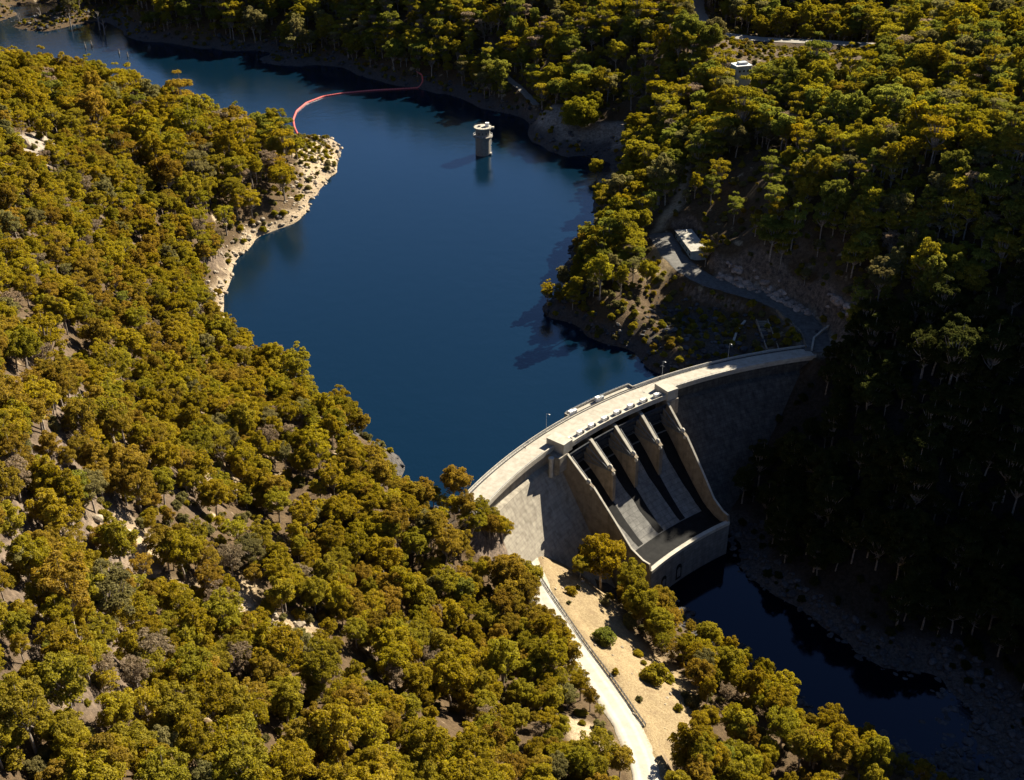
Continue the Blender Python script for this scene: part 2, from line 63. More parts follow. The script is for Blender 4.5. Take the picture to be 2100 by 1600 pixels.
# ---------------------------------------------------------------- terrain function
C0 = (196.0, 260.0)                      # centre of the dam's arc
def _hash(ix, iy, s):
    h = (ix.astype(np.int64)*374761393 + iy.astype(np.int64)*668265263 + s*2147483647) & 0xffffffff
    h = ((h ^ (h >> 13))*1274126177) & 0xffffffff
    return ((h ^ (h >> 16)) & 0xffff)/65535.0
def vnoise(x, y, s=0):
    ix = np.floor(x); iy = np.floor(y); fx = x-ix; fy = y-iy
    fx = fx*fx*(3-2*fx); fy = fy*fy*(3-2*fy)
    a = _hash(ix, iy, s); b = _hash(ix+1, iy, s); c = _hash(ix, iy+1, s); d = _hash(ix+1, iy+1, s)
    return (a*(1-fx)+b*fx)*(1-fy)+(c*(1-fx)+d*fx)*fy*1.0
def fbm(x, y, s=0, octv=4):
    v = 0; a = .5; t = 0
    for k in range(octv):
        v = v+a*vnoise(x, y, s+k*17); t += a; x = x*2.03+11.3; y = y*2.03+5.7; a *= .5
    return v/t-.5
def _tps(r2): return np.where(r2 > 1e-9, .5*r2*np.log(np.maximum(r2, 1e-9)), 0)
_P = np.array(CTRL, float)
_S = 100.0
def _fit():
    p = _P[:, :2]/_S; n = len(p)
    K = _tps(((p[:, None]-p[None])**2).sum(2))+np.eye(n)*2e-3
    A = np.zeros((n+3, n+3)); A[:n, :n] = K; A[:n, n] = 1; A[:n, n+1:] = p; A[n, :n] = 1; A[n+1:, :n] = p.T
    return np.linalg.solve(A, np.r_[_P[:, 2], 0, 0, 0])
_W = _fit()
def base_h(x, y):
    x = np.atleast_1d(np.asarray(x, float)); y = np.atleast_1d(np.asarray(y, float)); out = np.empty(x.size)
    q = np.c_[x.ravel(), y.ravel()]/_S; p = _P[:, :2]/_S; n = len(p)
    for i in range(0, len(q), 20000):
        c = q[i:i+20000]
        out[i:i+20000] = _tps(((c[:, None]-p[None])**2).sum(2))@_W[:n]+_W[n]+c@_W[n+1:]
    return out.reshape(x.shape)
def path_dist(x, y, path):
    """distance to a polyline and the height carried along it"""
    bd = np.full(x.shape, 1e9); bz = np.zeros(x.shape)
    for (x0, y0, z0), (x1, y1, z1) in zip(path[:-1], path[1:]):
        dx, dy = x1-x0, y1-y0
        t = np.clip(((x-x0)*dx+(y-y0)*dy)/(dx*dx+dy*dy), 0, 1)
        d = np.hypot(x-x0-t*dx, y-y0-t*dy)
        m = d < bd; bd = np.where(m, d, bd); bz = np.where(m, z0+t*(z1-z0), bz)
    return bd, bz
def sstep(a, b, v):
    t = np.clip((v-a)/(b-a), 0, 1); return t*t*(3-2*t)
def height(x, y):
    x = np.atleast_1d(np.asarray(x, float)); y = np.atleast_1d(np.asarray(y, float))
    z = base_h(x, y)
    z = np.clip(z, -56, 260)
    amp = sstep(25, 90, np.hypot(x-50, y-410))
    z = z+fbm(x/42, y/42, 3)*9*(.25+.75*amp)+fbm(x/9, y/9, 9, 3)*1.6
    # low bare knob of rock at the left water's edge and the gullies of the near slope
    for path, hw, bl, dz in PATHS:
        d, pz = path_dist(x, y, path)
        w = 1-sstep(hw, hw+bl, d)
        z = z*(1-w)+(pz+dz)*w
    # keep the ground out of the spillway and under the water close to the dam
    dx = x-C0[0]; dy = y-C0[1]; r = np.hypot(dx, dy); th = np.degrees(np.arctan2(dy, dx))
    inside = sstep(242, 247, r)*(1-sstep(262, 290, r))*sstep(121, 126, th)*(1-sstep(150, 158, th))
    z = np.where(inside > 0, z*(1-inside)+np.minimum(z, -9)*inside, z)
    sp = (r < 248)*sstep(123, 124, th)*(1-sstep(139.8, 141.0, th))*sstep(172, 180, r)
    z = np.where(sp > 0, z*(1-sp)+np.minimum(z, -51.5)*sp, z)
    # the ground meets the downstream face of the dam along the two groins
    for th0, th1, zs in ((152.5, 143.0, ((143.0, -50), (143.4, -46), (144.4, -38), (147, -26.5), (148.9, -20.8), (150.6, -12.5), (152.6, 1.0), (153.5, 5.5))),
                         (104, 124, ((103.6, 5), (104.5, 3), (108.4, -15), (112.1, -29), (115.7, -40), (119, -47), (124, -51.5)))):
        zg = np.interp(th, [q[0] for q in zs], [q[1] for q in zs])
        w = sstep(192, 206, r)*(r < 240)*(th > min(th0, th1)-.3)*(th < max(th0, th1)+.6)
        z = np.where(w > 0, z*(1-w)+np.minimum(z, zg)*w, z)
    return z
def in_poly(x, y, poly):
    r = np.zeros(x.shape, bool); n = len(poly)
    for i in range(n):
        x0, y0 = poly[i][:2]; x1, y1 = poly[(i+1) % n][:2]
        if y0 == y1: continue
        c = ((y0 > y) != (y1 > y)) & (x < (x1-x0)*(y-y0)/(y1-y0)+x0)
        r ^= c
    return r
# ---------------------------------------------------------------- helpers
def tag(o, label=None, cat=None, group=None, kind=None):
    if label: o['label'] = label
    if cat: o['category'] = cat
    if group: o['group'] = group
    if kind: o['kind'] = kind
    return o
def empty(name, loc, rz=0, label=None, cat=None, group=None):
    o = bpy.data.objects.new(name, None); o.empty_display_size = .5; COL.objects.link(o)
    o.location = loc; o.rotation_euler = (0, 0, rz); return tag(o, label, cat, group)
def mesh_np(name, V, F, mats=(), mi=None, smooth=False):
    """V (n,3), F list of index tuples or (m,k) array"""
    me = bpy.data.meshes.new(name)
    V = np.asarray(V, np.float32)
    if isinstance(F, np.ndarray):
        m, k = F.shape
        me.vertices.add(len(V)); me.vertices.foreach_set('co', V.ravel())
        me.loops.add(m*k); me.loops.foreach_set('vertex_index', F.astype(np.int32).ravel())
        me.polygons.add(m); me.polygons.foreach_set('loop_start', np.arange(0, m*k, k, dtype=np.int32))
        me.polygons.foreach_set('loop_total', np.full(m, k, np.int32))
        me.update(calc_edges=True); me.validate()
    else:
        me.from_pydata(V.tolist(), [], F); me.update()
    for m_ in mats: me.materials.append(m_)
    if mi is not None: me.polygons.foreach_set('material_index', np.asarray(mi, np.int32))
    if smooth: me.polygons.foreach_set('use_smooth', np.ones(len(me.polygons), bool))
    return me
def link(name, me, parent=None, loc=None):
    o = bpy.data.objects.new(name, me); COL.objects.link(o)
    if parent: o.parent = parent
    if loc is not None: o.location = loc
    return o
class MB:
    def __init__(s): s.v = []; s.f = []
    def add(s, V, F):
        b = len(s.v); s.v += [tuple(map(float, p)) for p in V]; s.f += [tuple(b+i for i in f) for f in F]; return s
    def box(s, c, d, rz=0, M=None):
        x, y, z = d[0]/2, d[1]/2, d[2]/2
        P = [(-x,-y,-z),(x,-y,-z),(x,y,-z),(-x,y,-z),(-x,-y,z),(x,-y,z),(x,y,z),(-x,y,z)]
        R = Matrix.Rotation(rz, 3, 'Z') if M is None else M
        P = [R@Vector(p)+Vector(c) for p in P]
        return s.add(P, [(3,2,1,0),(4,5,6,7),(0,1,5,4),(1,2,6,5),(2,3,7,6),(3,0,4,7)])
    def tube(s, pts, rad, n=6):
        pts = [Vector(p) for p in pts]
        if not hasattr(rad, '__len__'): rad = [rad]*len(pts)
        V = []; F = []; a = None
        for i, p in enumerate(pts):
            d = (pts[min(i+1, len(pts)-1)]-pts[max(i-1, 0)]).normalized()
            if a is None: a = d.orthogonal().normalized()
            a = (a-d*a.dot(d)).normalized(); b = d.cross(a)
            V += [p+(a*math.cos(2*math.pi*k/n)+b*math.sin(2*math.pi*k/n))*rad[i] for k in range(n)]
        for i in range(len(pts)-1):
            F += [(i*n+k, i*n+(k+1) % n, (i+1)*n+(k+1) % n, (i+1)*n+k) for k in range(n)]
        F += [tuple(range(n-1, -1, -1)), tuple(range((len(pts)-1)*n, len(pts)*n))]
        return s.add(V, F)
    def lathe(s, c, prof, n=24):
        V = []; F = []; m = len(prof)
        for r, z in prof: V += [(c[0]+r*math.cos(2*math.pi*k/n), c[1]+r*math.sin(2*math.pi*k/n), c[2]+z) for k in range(n)]
        for i in range(m-1): F += [(i*n+k, i*n+(k+1) % n, (i+1)*n+(k+1) % n, (i+1)*n+k) for k in range(n)]
        F += [tuple(range(n-1, -1, -1)), tuple(range((m-1)*n, m*n))]
        return s.add(V, F)
    def arc(s, prof, a0, a1, n):
        """closed (r,z) outline swept round the dam's centre between two bearings in degrees"""
        V = []; F = []; m = len(prof)
        for i in range(n+1):
            a = math.radians(a0+(a1-a0)*i/n)
            V += [(C0[0]+r*math.cos(a), C0[1]+r*math.sin(a), z) for r, z in prof]
        for i in range(n):
            F += [(i*m+k, i*m+(k+1) % m, (i+1)*m+(k+1) % m, (i+1)*m+k) for k in range(m)]
        F += [tuple(range(m-1, -1, -1)), tuple(range(n*m, (n+1)*m))]
        return s.add(V, F)
    def build(s, name, mat, parent=None, smooth=False, loc=None, bevel=0):
        me = bpy.data.meshes.new(name); me.from_pydata(s.v, [], s.f); me.update()
        bm = bmesh.new(); bm.from_mesh(me); bmesh.ops.recalc_face_normals(bm, faces=bm.faces)
        bm.to_mesh(me); bm.free()
        me.materials.append(mat)
        if smooth: me.polygons.foreach_set('use_smooth', np.ones(len(me.polygons), bool))
        o = link(name, me, parent)
        if loc is not None: o.location = loc
        if bevel:
            b = o.modifiers.new('bevel', 'BEVEL'); b.width = bevel; b.segments = 1; b.limit_method = 'ANGLE'
        return o
def pol(r, th, z=0):
    a = math.radians(th); return Vector((C0[0]+r*math.cos(a), C0[1]+r*math.sin(a), z))
def gz(x, y): return float(height(np.array([x]), np.array([y]))[0])

# ---------------------------------------------------------------- materials
def mat(name, base, rough=.85, spec=.3):
    m = bpy.data.materials.new(name); m.use_nodes = True; b = m.node_tree.nodes['Principled BSDF']
    b.inputs['Base Color'].default_value = (*base, 1); b.inputs['Roughness'].default_value = rough
    b.inputs['Specular IOR Level'].default_value = spec
    return m, m.node_tree, b
def N(nt, t, **k):
    n = nt.nodes.new(t)
    for a, v in k.items(): setattr(n, a, v)
    return n
def noise(nt, scale, detail=4, rough=.55, vec=None):
    n = N(nt, 'ShaderNodeTexNoise'); n.inputs['Scale'].default_value = scale
    n.inputs['Detail'].default_value = detail; n.inputs['Roughness'].default_value = rough
    if vec is not None: nt.links.new(vec, n.inputs['Vector'])
    return n.outputs['Fac']
def ramp(nt, fac, stops, interp='LINEAR'):
    r = N(nt, 'ShaderNodeValToRGB'); r.color_ramp.interpolation = interp
    e = r.color_ramp.elements
    while len(e) < len(stops): e.new(.5)
    for i, (p, c) in enumerate(stops):
        e[i].position = p; e[i].color = (*c, 1) if len(c) == 3 else c
    nt.links.new(fac, r.inputs[0]); return r.outputs[0]
def mix(nt, a, b, fac, mode='MIX'):
    m = N(nt, 'ShaderNodeMix', data_type='RGBA', blend_type=mode)
    for s, v in ((6, a), (7, b), (0, fac)):
        if isinstance(v, (tuple, list)): m.inputs[s].default_value = (*v, 1)
        elif isinstance(v, (int, float)): m.inputs[s].default_value = v
        else: nt.links.new(v, m.inputs[s])
    return m.outputs[2]
def maths(nt, op, a, b=0.0, c=0.0):
    m = N(nt, 'ShaderNodeMath', operation=op)
    for i, v in enumerate((a, b, c)):
        if isinstance(v, (int, float)): m.inputs[i].default_value = v
        else: nt.links.new(v, m.inputs[i])
    return m.outputs[0]
def bump(nt, b, h, strength=.4, dist=.3):
    n = N(nt, 'ShaderNodeBump'); n.inputs['Strength'].default_value = strength; n.inputs['Distance'].default_value = dist
    nt.links.new(h, n.inputs['Height']); nt.links.new(n.outputs[0], b.inputs['Normal'])
def worldpos(nt): return N(nt, 'ShaderNodeNewGeometry').outputs['Position']
def scaled(nt, vec, s):
    m = N(nt, 'ShaderNodeVectorMath', operation='MULTIPLY'); nt.links.new(vec, m.inputs[0]); m.inputs[1].default_value = s
    return m.outputs[0]

def concrete(name, base, dark, lift=0.0, streak=.5, sc=.35):
    m, nt, b = mat(name, base, .9, .2)
    P = worldpos(nt)
    n1 = noise(nt, sc, 6, .65, P)
    c = mix(nt, dark, base, ramp(nt, n1, [(.3, (0,0,0)), (.62, (1,1,1))]))
    if streak:
        st = noise(nt, 1.0, 5, .6, scaled(nt, P, (.45, .45, .035)))
        c = mix(nt, c, tuple(v*.55 for v in dark), maths(nt, 'MULTIPLY', ramp(nt, st, [(.5, (0,0,0)), (.72, (1,1,1))]), streak))
    if lift:
        sp = N(nt, 'ShaderNodeSeparateXYZ'); nt.links.new(P, sp.inputs[0])
        f = maths(nt, 'FRACT', maths(nt, 'DIVIDE', sp.outputs[2], lift))
        ln = maths(nt, 'LESS_THAN', f, .10)
        # upright joints of the pours, by bearing round the arc's centre
        ang = maths(nt, 'ARCTAN2', maths(nt, 'SUBTRACT', sp.outputs[1], C0[1]), maths(nt, 'SUBTRACT', sp.outputs[0], C0[0]))
        g = maths(nt, 'LESS_THAN', maths(nt, 'FRACT', maths(nt, 'MULTIPLY', ang, 75)), .06)
        c = mix(nt, c, tuple(v*.6 for v in dark), maths(nt, 'MULTIPLY', maths(nt, 'MAXIMUM', ln, g), .55))
        jn = N(nt, 'ShaderNodeTexWhiteNoise', noise_dimensions='1D')
        nt.links.new(maths(nt, 'ADD', maths(nt, 'FLOOR', maths(nt, 'DIVIDE', sp.outputs[2], lift)), maths(nt, 'MULTIPLY', maths(nt, 'FLOOR', maths(nt, 'MULTIPLY', ang, 75)), 3.7)), jn.inputs['W'])
        c = mix(nt, c, dark, maths(nt, 'MULTIPLY', jn.outputs[0], .3))
    nt.links.new(c, b.inputs['Base Color'])
    bump(nt, b, noise(nt, 2.5, 5, .6, P), .35, .15)
    return m
M = {}
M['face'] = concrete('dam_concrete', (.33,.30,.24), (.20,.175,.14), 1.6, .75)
M['face_shaded'] = concrete('shade_darkened_weathered_concrete', (.085,.083,.078), (.03,.031,.031), 1.6, .8)  # weathered copy of the face concrete, with the right side's shade in its colour
M['chute'] = concrete('chute_concrete', (.20,.195,.18), (.11,.107,.10), 1.6, .7)
M['pier'] = concrete('pier_concrete', (.23,.19,.14), (.13,.105,.075), 0, .6)
M['light'] = concrete('pale_concrete', (.42,.395,.335), (.29,.265,.215), 0, .2)
M['deck'] = concrete('deck_concrete', (.37,.34,.285), (.26,.235,.19), 0, 0, .45)
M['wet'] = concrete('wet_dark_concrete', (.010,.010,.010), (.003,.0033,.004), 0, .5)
M['tower'] = concrete('tower_concrete', (.25,.235,.21), (.16,.15,.135), 0, .5, .8)
M['white'], _, _ = mat('white_paint', (.72,.71,.68), .5, .4)
M['dark'], _, _ = mat('dark_steel', (.03,.032,.036), .5, .5)
M['steel'], _, _ = mat('galvanised_steel', (.34,.36,.38), .45, .5)
M['arm'], _, _ = mat('painted_arm_steel', (.09,.10,.11), .5, .4)
M['gate'] = concrete('gate_steel', (.045,.05,.058), (.02,.022,.026), 0, .6)
M['pink'], nt, b = mat('float_plastic', (.62,.12,.10), .45, .5)
M['rope'], _, _ = mat('rope', (.45,.16,.13), .8, .2)
M['roof'] = concrete('roof_sheet', (.42,.40,.35), (.24,.22,.19), 0, 0, .7)
M['bwall'] = concrete('painted_block_wall', (.30,.36,.36), (.20,.25,.25), 0, .3)
M['hole'], _, _ = mat('opening_dark', (.008,.008,.01), .9, .1)
M['snag'], _, _ = mat('dead_wood', (.22,.19,.16), .9, .1)

def rock_material(name, base, dark, scale=1.0):
    m, nt, b = mat(name, base, .9, .2)
    tc = worldpos(nt)
    c = mix(nt, dark, base, ramp(nt, noise(nt, .8*scale, 8, .7, tc), [(.35, (0,0,0)), (.6, (1,1,1))]))
    oi = N(nt, 'ShaderNodeObjectInfo')
    c = mix(nt, c, tuple(v*.75 for v in dark), maths(nt, 'MULTIPLY', oi.outputs['Random'], .6))
    nt.links.new(c, b.inputs['Base Color']); bump(nt, b, noise(nt, 2*scale, 6, .7, tc), .6, .3)
    return m
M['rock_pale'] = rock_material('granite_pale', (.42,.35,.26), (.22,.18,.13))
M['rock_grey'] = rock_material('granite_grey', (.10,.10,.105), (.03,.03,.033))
M['rock_brown'] = rock_material('cut_rock', (.52,.40,.32), (.19,.145,.115))

def ground_material():
    m, nt, b = mat('ground', (.1,.08,.05), .95, .1)
    P = worldpos(nt); sp = N(nt, 'ShaderNodeSeparateXYZ'); nt.links.new(P, sp.inputs[0])
    nr = N(nt, 'ShaderNodeNewGeometry').outputs['Normal']; sn = N(nt, 'ShaderNodeSeparateXYZ'); nt.links.new(nr, sn.inputs[0])
    n1 = noise(nt, .09, 6, .6, P); n2 = noise(nt, .7, 8, .75, P)
    litter = mix(nt, (.045,.029,.016), (.10,.068,.036), ramp(nt, n2, [(.35, (0,0,0)), (.65, (1,1,1))]))
    soil = mix(nt, (.20,.145,.085), (.44,.35,.23), ramp(nt, n2, [(.35, (0,0,0)), (.62, (1,1,1))]))
    c = mix(nt, litter, soil, ramp(nt, n1, [(.62, (0,0,0)), (.72, (1,1,1))]))
    at = N(nt, 'ShaderNodeAttribute', attribute_name='cover')      # r bare soil, g dry grass, b rock
    sc = N(nt, 'ShaderNodeSeparateColor'); nt.links.new(at.outputs['Color'], sc.inputs[0])
    vg = N(nt, 'ShaderNodeTexVoronoi'); vg.inputs['Scale'].default_value = .55; nt.links.new(P, vg.inputs['Vector'])
    grass = mix(nt, (.145,.10,.048), (.29,.225,.13), ramp(nt, noise(nt, 1.3, 9, .8, P), [(.36, (0,0,0)), (.58, (1,1,1))]))
    grass = mix(nt, grass, (.17,.12,.07), maths(nt, 'MULTIPLY', ramp(nt, noise(nt, .22, 9, .8, P), [(.50, (0,0,0)), (.64, (1,1,1))]), .85))
    grass = mix(nt, grass, (.13,.09,.05), maths(nt, 'MULTIPLY', ramp(nt, noise(nt, 1.1, 4, .7, P), [(.60, (0,0,0)), (.68, (1,1,1))]), .8))
    rk = mix(nt, (.10,.085,.07), (.34,.29,.23), ramp(nt, noise(nt, .5, 10, .8, P), [(.38, (0,0,0)), (.6, (1,1,1))]))
    c = mix(nt, c, soil, sc.outputs[0]); c = mix(nt, c, grass, sc.outputs[1]); c = mix(nt, c, rk, sc.outputs[2])
    steep = ramp(nt, sn.outputs[2], [(.55, (1,1,1)), (.72, (0,0,0))])
    c = mix(nt, c, mix(nt, (.05,.04,.035), (.20,.15,.11), ramp(nt, noise(nt, .5, 9, .8, P), [(.4, (0,0,0)), (.6, (1,1,1))])), steep)
    # bare band the falling water has left round the reservoir, and wet rock by the river
    h = maths(nt, 'ADD', sp.outputs[2], maths(nt, 'MULTIPLY', n2, 3))
    at2 = N(nt, 'ShaderNodeAttribute', attribute_name='shore')
    band = mix(nt, (.09,.070,.048), (.34,.265,.18), ramp(nt, noise(nt, .9, 9, .8, P), [(.38, (0,0,0)), (.56, (1,1,1))]))
    band2 = mix(nt, (.028,.026,.026), (.10,.09,.082), ramp(nt, noise(nt, .9, 9, .8, P), [(.38, (0,0,0)), (.6, (1,1,1))]))
    s2 = N(nt, 'ShaderNodeSeparateColor'); nt.links.new(at2.outputs['Color'], s2.inputs[0])
    c = mix(nt, c, mix(nt, (.018,.015,.012), (.042,.036,.030), ramp(nt, n2, [(.4, (0,0,0)), (.65, (1,1,1))])), s2.outputs[2]); c = mix(nt, c, band, s2.outputs[0]); c = mix(nt, c, band2, s2.outputs[1])  # third channel darkens the gorge ground in place of deeper shade
    nt.links.new(c, b.inputs['Base Color'])
    bump(nt, b, maths(nt, 'ADD', n2, noise(nt, 3, 6, .7, P)), .8, .5)
    return m
M['ground'] = ground_material()

def water_material(name, col, rough, bs, bd, tint, lev):
    m, nt, b = mat(name, col, rough, .5)
    b.inputs['IOR'].default_value = 1.333; b.inputs['Specular Tint'].default_value = (*tint, 1); b.inputs['Specular IOR Level'].default_value = lev
    P = worldpos(nt)
    h = maths(nt, 'ADD', noise(nt, .9, 4, .6, scaled(nt, P, (1, .6, 1))), maths(nt, 'MULTIPLY', noise(nt, .12, 3, .5, P), 1.2))
    bump(nt, b, h, bs, bd)
    # patches ruffled by the breeze
    r = ramp(nt, noise(nt, .008, 3, .5, scaled(nt, P, (1, .5, 1))), [(.42, (rough,)*3), (.62, (rough+.10,)*3)])
    nt.links.new(r, b.inputs['Roughness'])
    return m
M['lake'] = water_material('lake_water', (.0014,.0095,.021), .06, .6, .12, (.27,.68,1.0), 1.0)
M['river'] = water_material('river_water', (.001,.002,.005), .05, .12, .08, (.30,.55,1.0), .5)
M['road'] = concrete('gravel_road', (.37,.345,.295), (.30,.275,.225), 0, 0, .25)
_m = M['road'].node_tree; _b = _m.nodes['Principled BSDF']; _src = _b.inputs['Base Color'].links[0].from_socket
_la = N(_m, 'ShaderNodeAttribute', attribute_name='lane'); _ab = maths(_m, 'ABSOLUTE', _la.outputs['Fac'])
_rut = maths(_m, 'MULTIPLY', ramp(_m, _ab, [(.22, (0,0,0)), (.36, (1,1,1)), (.5, (1,1,1)), (.64, (0,0,0))]), noise(_m, .5, 4, .6, worldpos(_m)))
_c = mix(_m, _src, (.47,.45,.40), _rut)
_edge = maths(_m, 'MULTIPLY', ramp(_m, _ab, [(.74, (0,0,0)), (1.0, (1,1,1))]), ramp(_m, noise(_m, .9, 6, .8, worldpos(_m)), [(.4, (0,0,0)), (.6, (1,1,1))]))
_m.links.new(mix(_m, _c, (.20,.15,.08), _edge), _b.inputs['Base Color'])
M['asphalt'] = concrete('weathered_asphalt', (.13,.125,.115), (.06,.058,.055), 0, 0, .5)
M['gravel'] = concrete('grey_gravel', (.24,.22,.19), (.15,.14,.12), 0, 0, .4)

# ---------------------------------------------------------------- terrain
def axis(lo, c0, c1, hi, step, grow):
    a = list(np.arange(c0, c1, step)); s = step
    while a[-1] < hi: s *= grow; a.append(a[-1]+s)
    s = step; b = [c0]
    while b[-1] > lo: s *= grow; b.append(b[-1]-s)
    return np.array(b[:0:-1]+a)
def terrain():
    X = axis(-1150, -230, 250, 1150, 2.0, 1.035); Y = axis(-60, 110, 640, 2100, 2.0, 1.012)
    gx, gy = np.meshgrid(X, Y); zz = height(gx.ravel(), gy.ravel()).reshape(gx.shape)
    V = np.c_[gx.ravel(), gy.ravel(), zz.ravel()]
    nx, ny = len(X), len(Y); i = np.arange(nx-1)[None]+np.arange(ny-1)[:, None]*nx
    F = np.stack([i, i+1, i+1+nx, i+nx], -1).reshape(-1, 4)
    me = mesh_np('terrain', V, F, [M['ground']], smooth=True)
    x, y, z = V.T
    cov = np.zeros((len(V), 4), np.float32); cov[:, 3] = 1
    for poly, ch, soft in COVER:
        inside = in_poly(x, y, poly)
        dd, _ = path_dist(x, y, [(*p[:2], 0) for p in poly+poly[:1]])
        w = np.where(inside, np.clip(.5+dd/soft, 0, 1), np.clip(.5-dd/soft, 0, 1))
        w = np.clip(w+fbm(x/7, y/7, 40)*.8*(w > 0.02)*(w < .98), 0, 1)
        cov[:, ch] = np.maximum(cov[:, ch], w)
    a = me.attributes.new('cover', 'FLOAT_COLOR', 'POINT'); a.data.foreach_set('color', cov.ravel())
    sh = np.zeros((len(V), 4), np.float32); sh[:, 3] = 1
    lk = lake_side(x, y)
    left = sstep(60, 30, x+0*y)*(x < -60)*(y < 900) if False else ((x < -40) & (y > 440) & (y < 860))
    nb = fbm(x/10, y/10, 60)*7
    lev = 1-sstep(2.4, 5.2, z+nb)
    sh[:, 0] = lev*lk*left*(1-.75*in_poly(x, y, NOTREE[5])*(fbm(x/12, y/12, 8) > -.12))*(1-.92*in_poly(x, y, TIPU)); sh[:, 1] = (1-sstep(4.0, 8.5, z+nb))*lk*(~left)*~((x < -420) & (y > 1020))
    riv = (~lk)*(1-sstep(-47, -43, z+nb*.5)); sh[:, 1] = np.maximum(sh[:, 1], riv)
    sh[:, 2] = (x > 85)*(~lk)*sstep(0, 14, 65*(y-395)/110+89*(x-94)/110)*(1-sstep(470, 500, y+z*.35))  # gorge slope mask: its shade is put into the ground colour
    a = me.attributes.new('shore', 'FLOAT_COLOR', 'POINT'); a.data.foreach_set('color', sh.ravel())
    o = link('terrain', me); tag(o, kind='structure')
    return o
def lake_side(x, y):
    return ~((np.hypot(x-C0[0], y-C0[1]) < 238) | (in_poly(x, y, [(-29, 341), (-400, 330), (-400, -200), (900, -200), (900, 560), (300, 560), (141, 487), (196, 260)])))
terrain()

def sheet(name, pts, z, m):
    bm = bmesh.new(); vs = [bm.verts.new((*p[:2], z)) for p in pts]; bm.faces.new(vs)
    bmesh.ops.triangulate(bm, faces=bm.faces); bmesh.ops.recalc_face_normals(bm, faces=bm.faces)
    me = bpy.data.meshes.new(name); bm.to_mesh(me); bm.free()
    if me.polygons[0].normal.z < 0: me.flip_normals()
    me.materials.append(m); o = link(name, me); tag(o, kind='structure'); return o
arc_pts = [tuple(pol(239, a)[:2]) for a in np.linspace(160, 103.6, 40)]
sheet('reservoir_water', arc_pts+[(320, 560), (1100, 700), (1100, 2000), (-1100, 2000), (-1100, 500), (-200, 341)], 0, M['lake'])
sheet('river_water', [(20, 385), (45, 405), (110, 440), (260, 440), (420, 330), (420, 60), (120, 60), (60, 250)], -50, M['river'])

def ribbon(name, path, hw, m, up=0.0, crown=True, kind='structure', res=3.0):
    P = np.array(path, float); seg = np.r_[0, np.cumsum(np.hypot(*np.diff(P[:, :2], axis=0).T))]
    s = np.arange(0, seg[-1], res); s = np.r_[s, seg[-1]]
    # gentle smoothing of the bends
    Q = np.array([np.interp(s, seg, P[:, k]) for k in range(3)]).T
    for _ in range(6): Q[1:-1] = Q[1:-1]*.5+(Q[2:]+Q[:-2])*.25
    t = np.gradient(Q[:, :2], axis=0); t /= np.linalg.norm(t, axis=1)[:, None]; n = np.c_[-t[:, 1], t[:, 0]]
    k = 13; V = []
    for i in range(len(Q)):
        w = hw(i/len(Q)) if callable(hw) else hw
        for j in range(k):
            u = -1+2*j/(k-1); e = w*(1+.22*(vnoise(np.array([s[i]/4.]), np.array([u*3.]), 5)[0]-.5)*(abs(u) == 1))
            V.append((Q[i, 0]+n[i, 0]*u*e, Q[i, 1]+n[i, 1]*u*e, Q[i, 2]+up-(.25 if abs(u) == 1 else 0)))
    i = np.arange(k-1)[None]+np.arange(len(Q)-1)[:, None]*k
    F = np.stack([i, i+1, i+1+k, i+k], -1).reshape(-1, 4)[:, ::-1]
    me = mesh_np(name, V, np.ascontiguousarray(F), [m], smooth=True)
    a = me.attributes.new('lane', 'FLOAT', 'POINT'); a.data.foreach_set('value', np.tile(np.linspace(-1, 1, k), len(Q)).astype(np.float32))
    o = link(name, me); tag(o, kind=kind); return Q, n
rq, rn = ribbon('road', ROAD, 4.4, M['road'])
ribbon('road_bench', BENCH, 6.5, M['asphalt'])
ribbon('dirt_track', TRACK, 7.5, M['gravel'])
ribbon('shore_path', SHORETRACK, 3, M['gravel'])

# ---------------------------------------------------------------- the dam
T0, T1, TE0, TE1 = 140.2, 123.9, 154.6, 103.2      # spillway between T0 and T1, ends of the crest
dam = empty('dam', pol(235, 132, 8), 0, 'curved pale concrete dam with a four-bay gated spillway between lake and gorge', 'dam')
def dpart(mb, name, m, parent=None, **k):
    o = mb.build(name, m, None, **k)
    par = parent or dam; o.parent = par
    o.matrix_parent_inverse = Matrix.Translation(-Vector(dam.location)) if parent is None else Matrix.Identity(4)
    return o
WALL = [(240.5, 7.0), (232.6, 7.0), (232.6, 1.0), (231.6-.64*2, 0.2), (231.6-.64*62, -60), (240.5, -60)]
dpart(MB().arc(WALL, TE0, T0-.1, 24), 'wall', M['face'])
tag(dpart(MB().arc(WALL, T1+.1, TE1, 26), 'wall', M['face_shaded']), 'weathered right face of the dam, darkened in colour for its shade')
CH = [(239, -9), (233, -5.2), (229, -5.6), (225, -8.0), (220, -12.2), (213, -18.8), (205, -26), (198, -31.4), (193, -34.0), (189, -35.2), (186.5, -35.3), (184.6, -34.4), (183.2, -32.9), (181.6, -32.9), (181.4, -60), (239, -60)]
dpart(MB().arc(CH, T0-.2, T1+.2, 24), 'spillway', M['chute'])
# the dark pool left in the flip bucket
dpart(MB().arc([(194.5, -33.2+.25), (190.5, -34.55), (186.5, -35.12), (184.3, -34.12), (184.0, -33.9), (184.3, -34.3), (186.5, -35.45), (190.5, -34.95), (194.5, -33.6)], T0-.3, T1+.3, 20), 'flip_bucket', M['wet'])
# weathered lip
dpart(MB().arc([(183.2, -32.80), (181.3, -32.80), (181.3, -34.3), (181.55, -34.3), (181.55, -32.95), (183.2, -32.95)], T0-.2, T1+.2, 20), 'bucket_lip', M['light'])
PT = [139.9, 136.05, 132.1, 128.1, 124.2]
W = .25
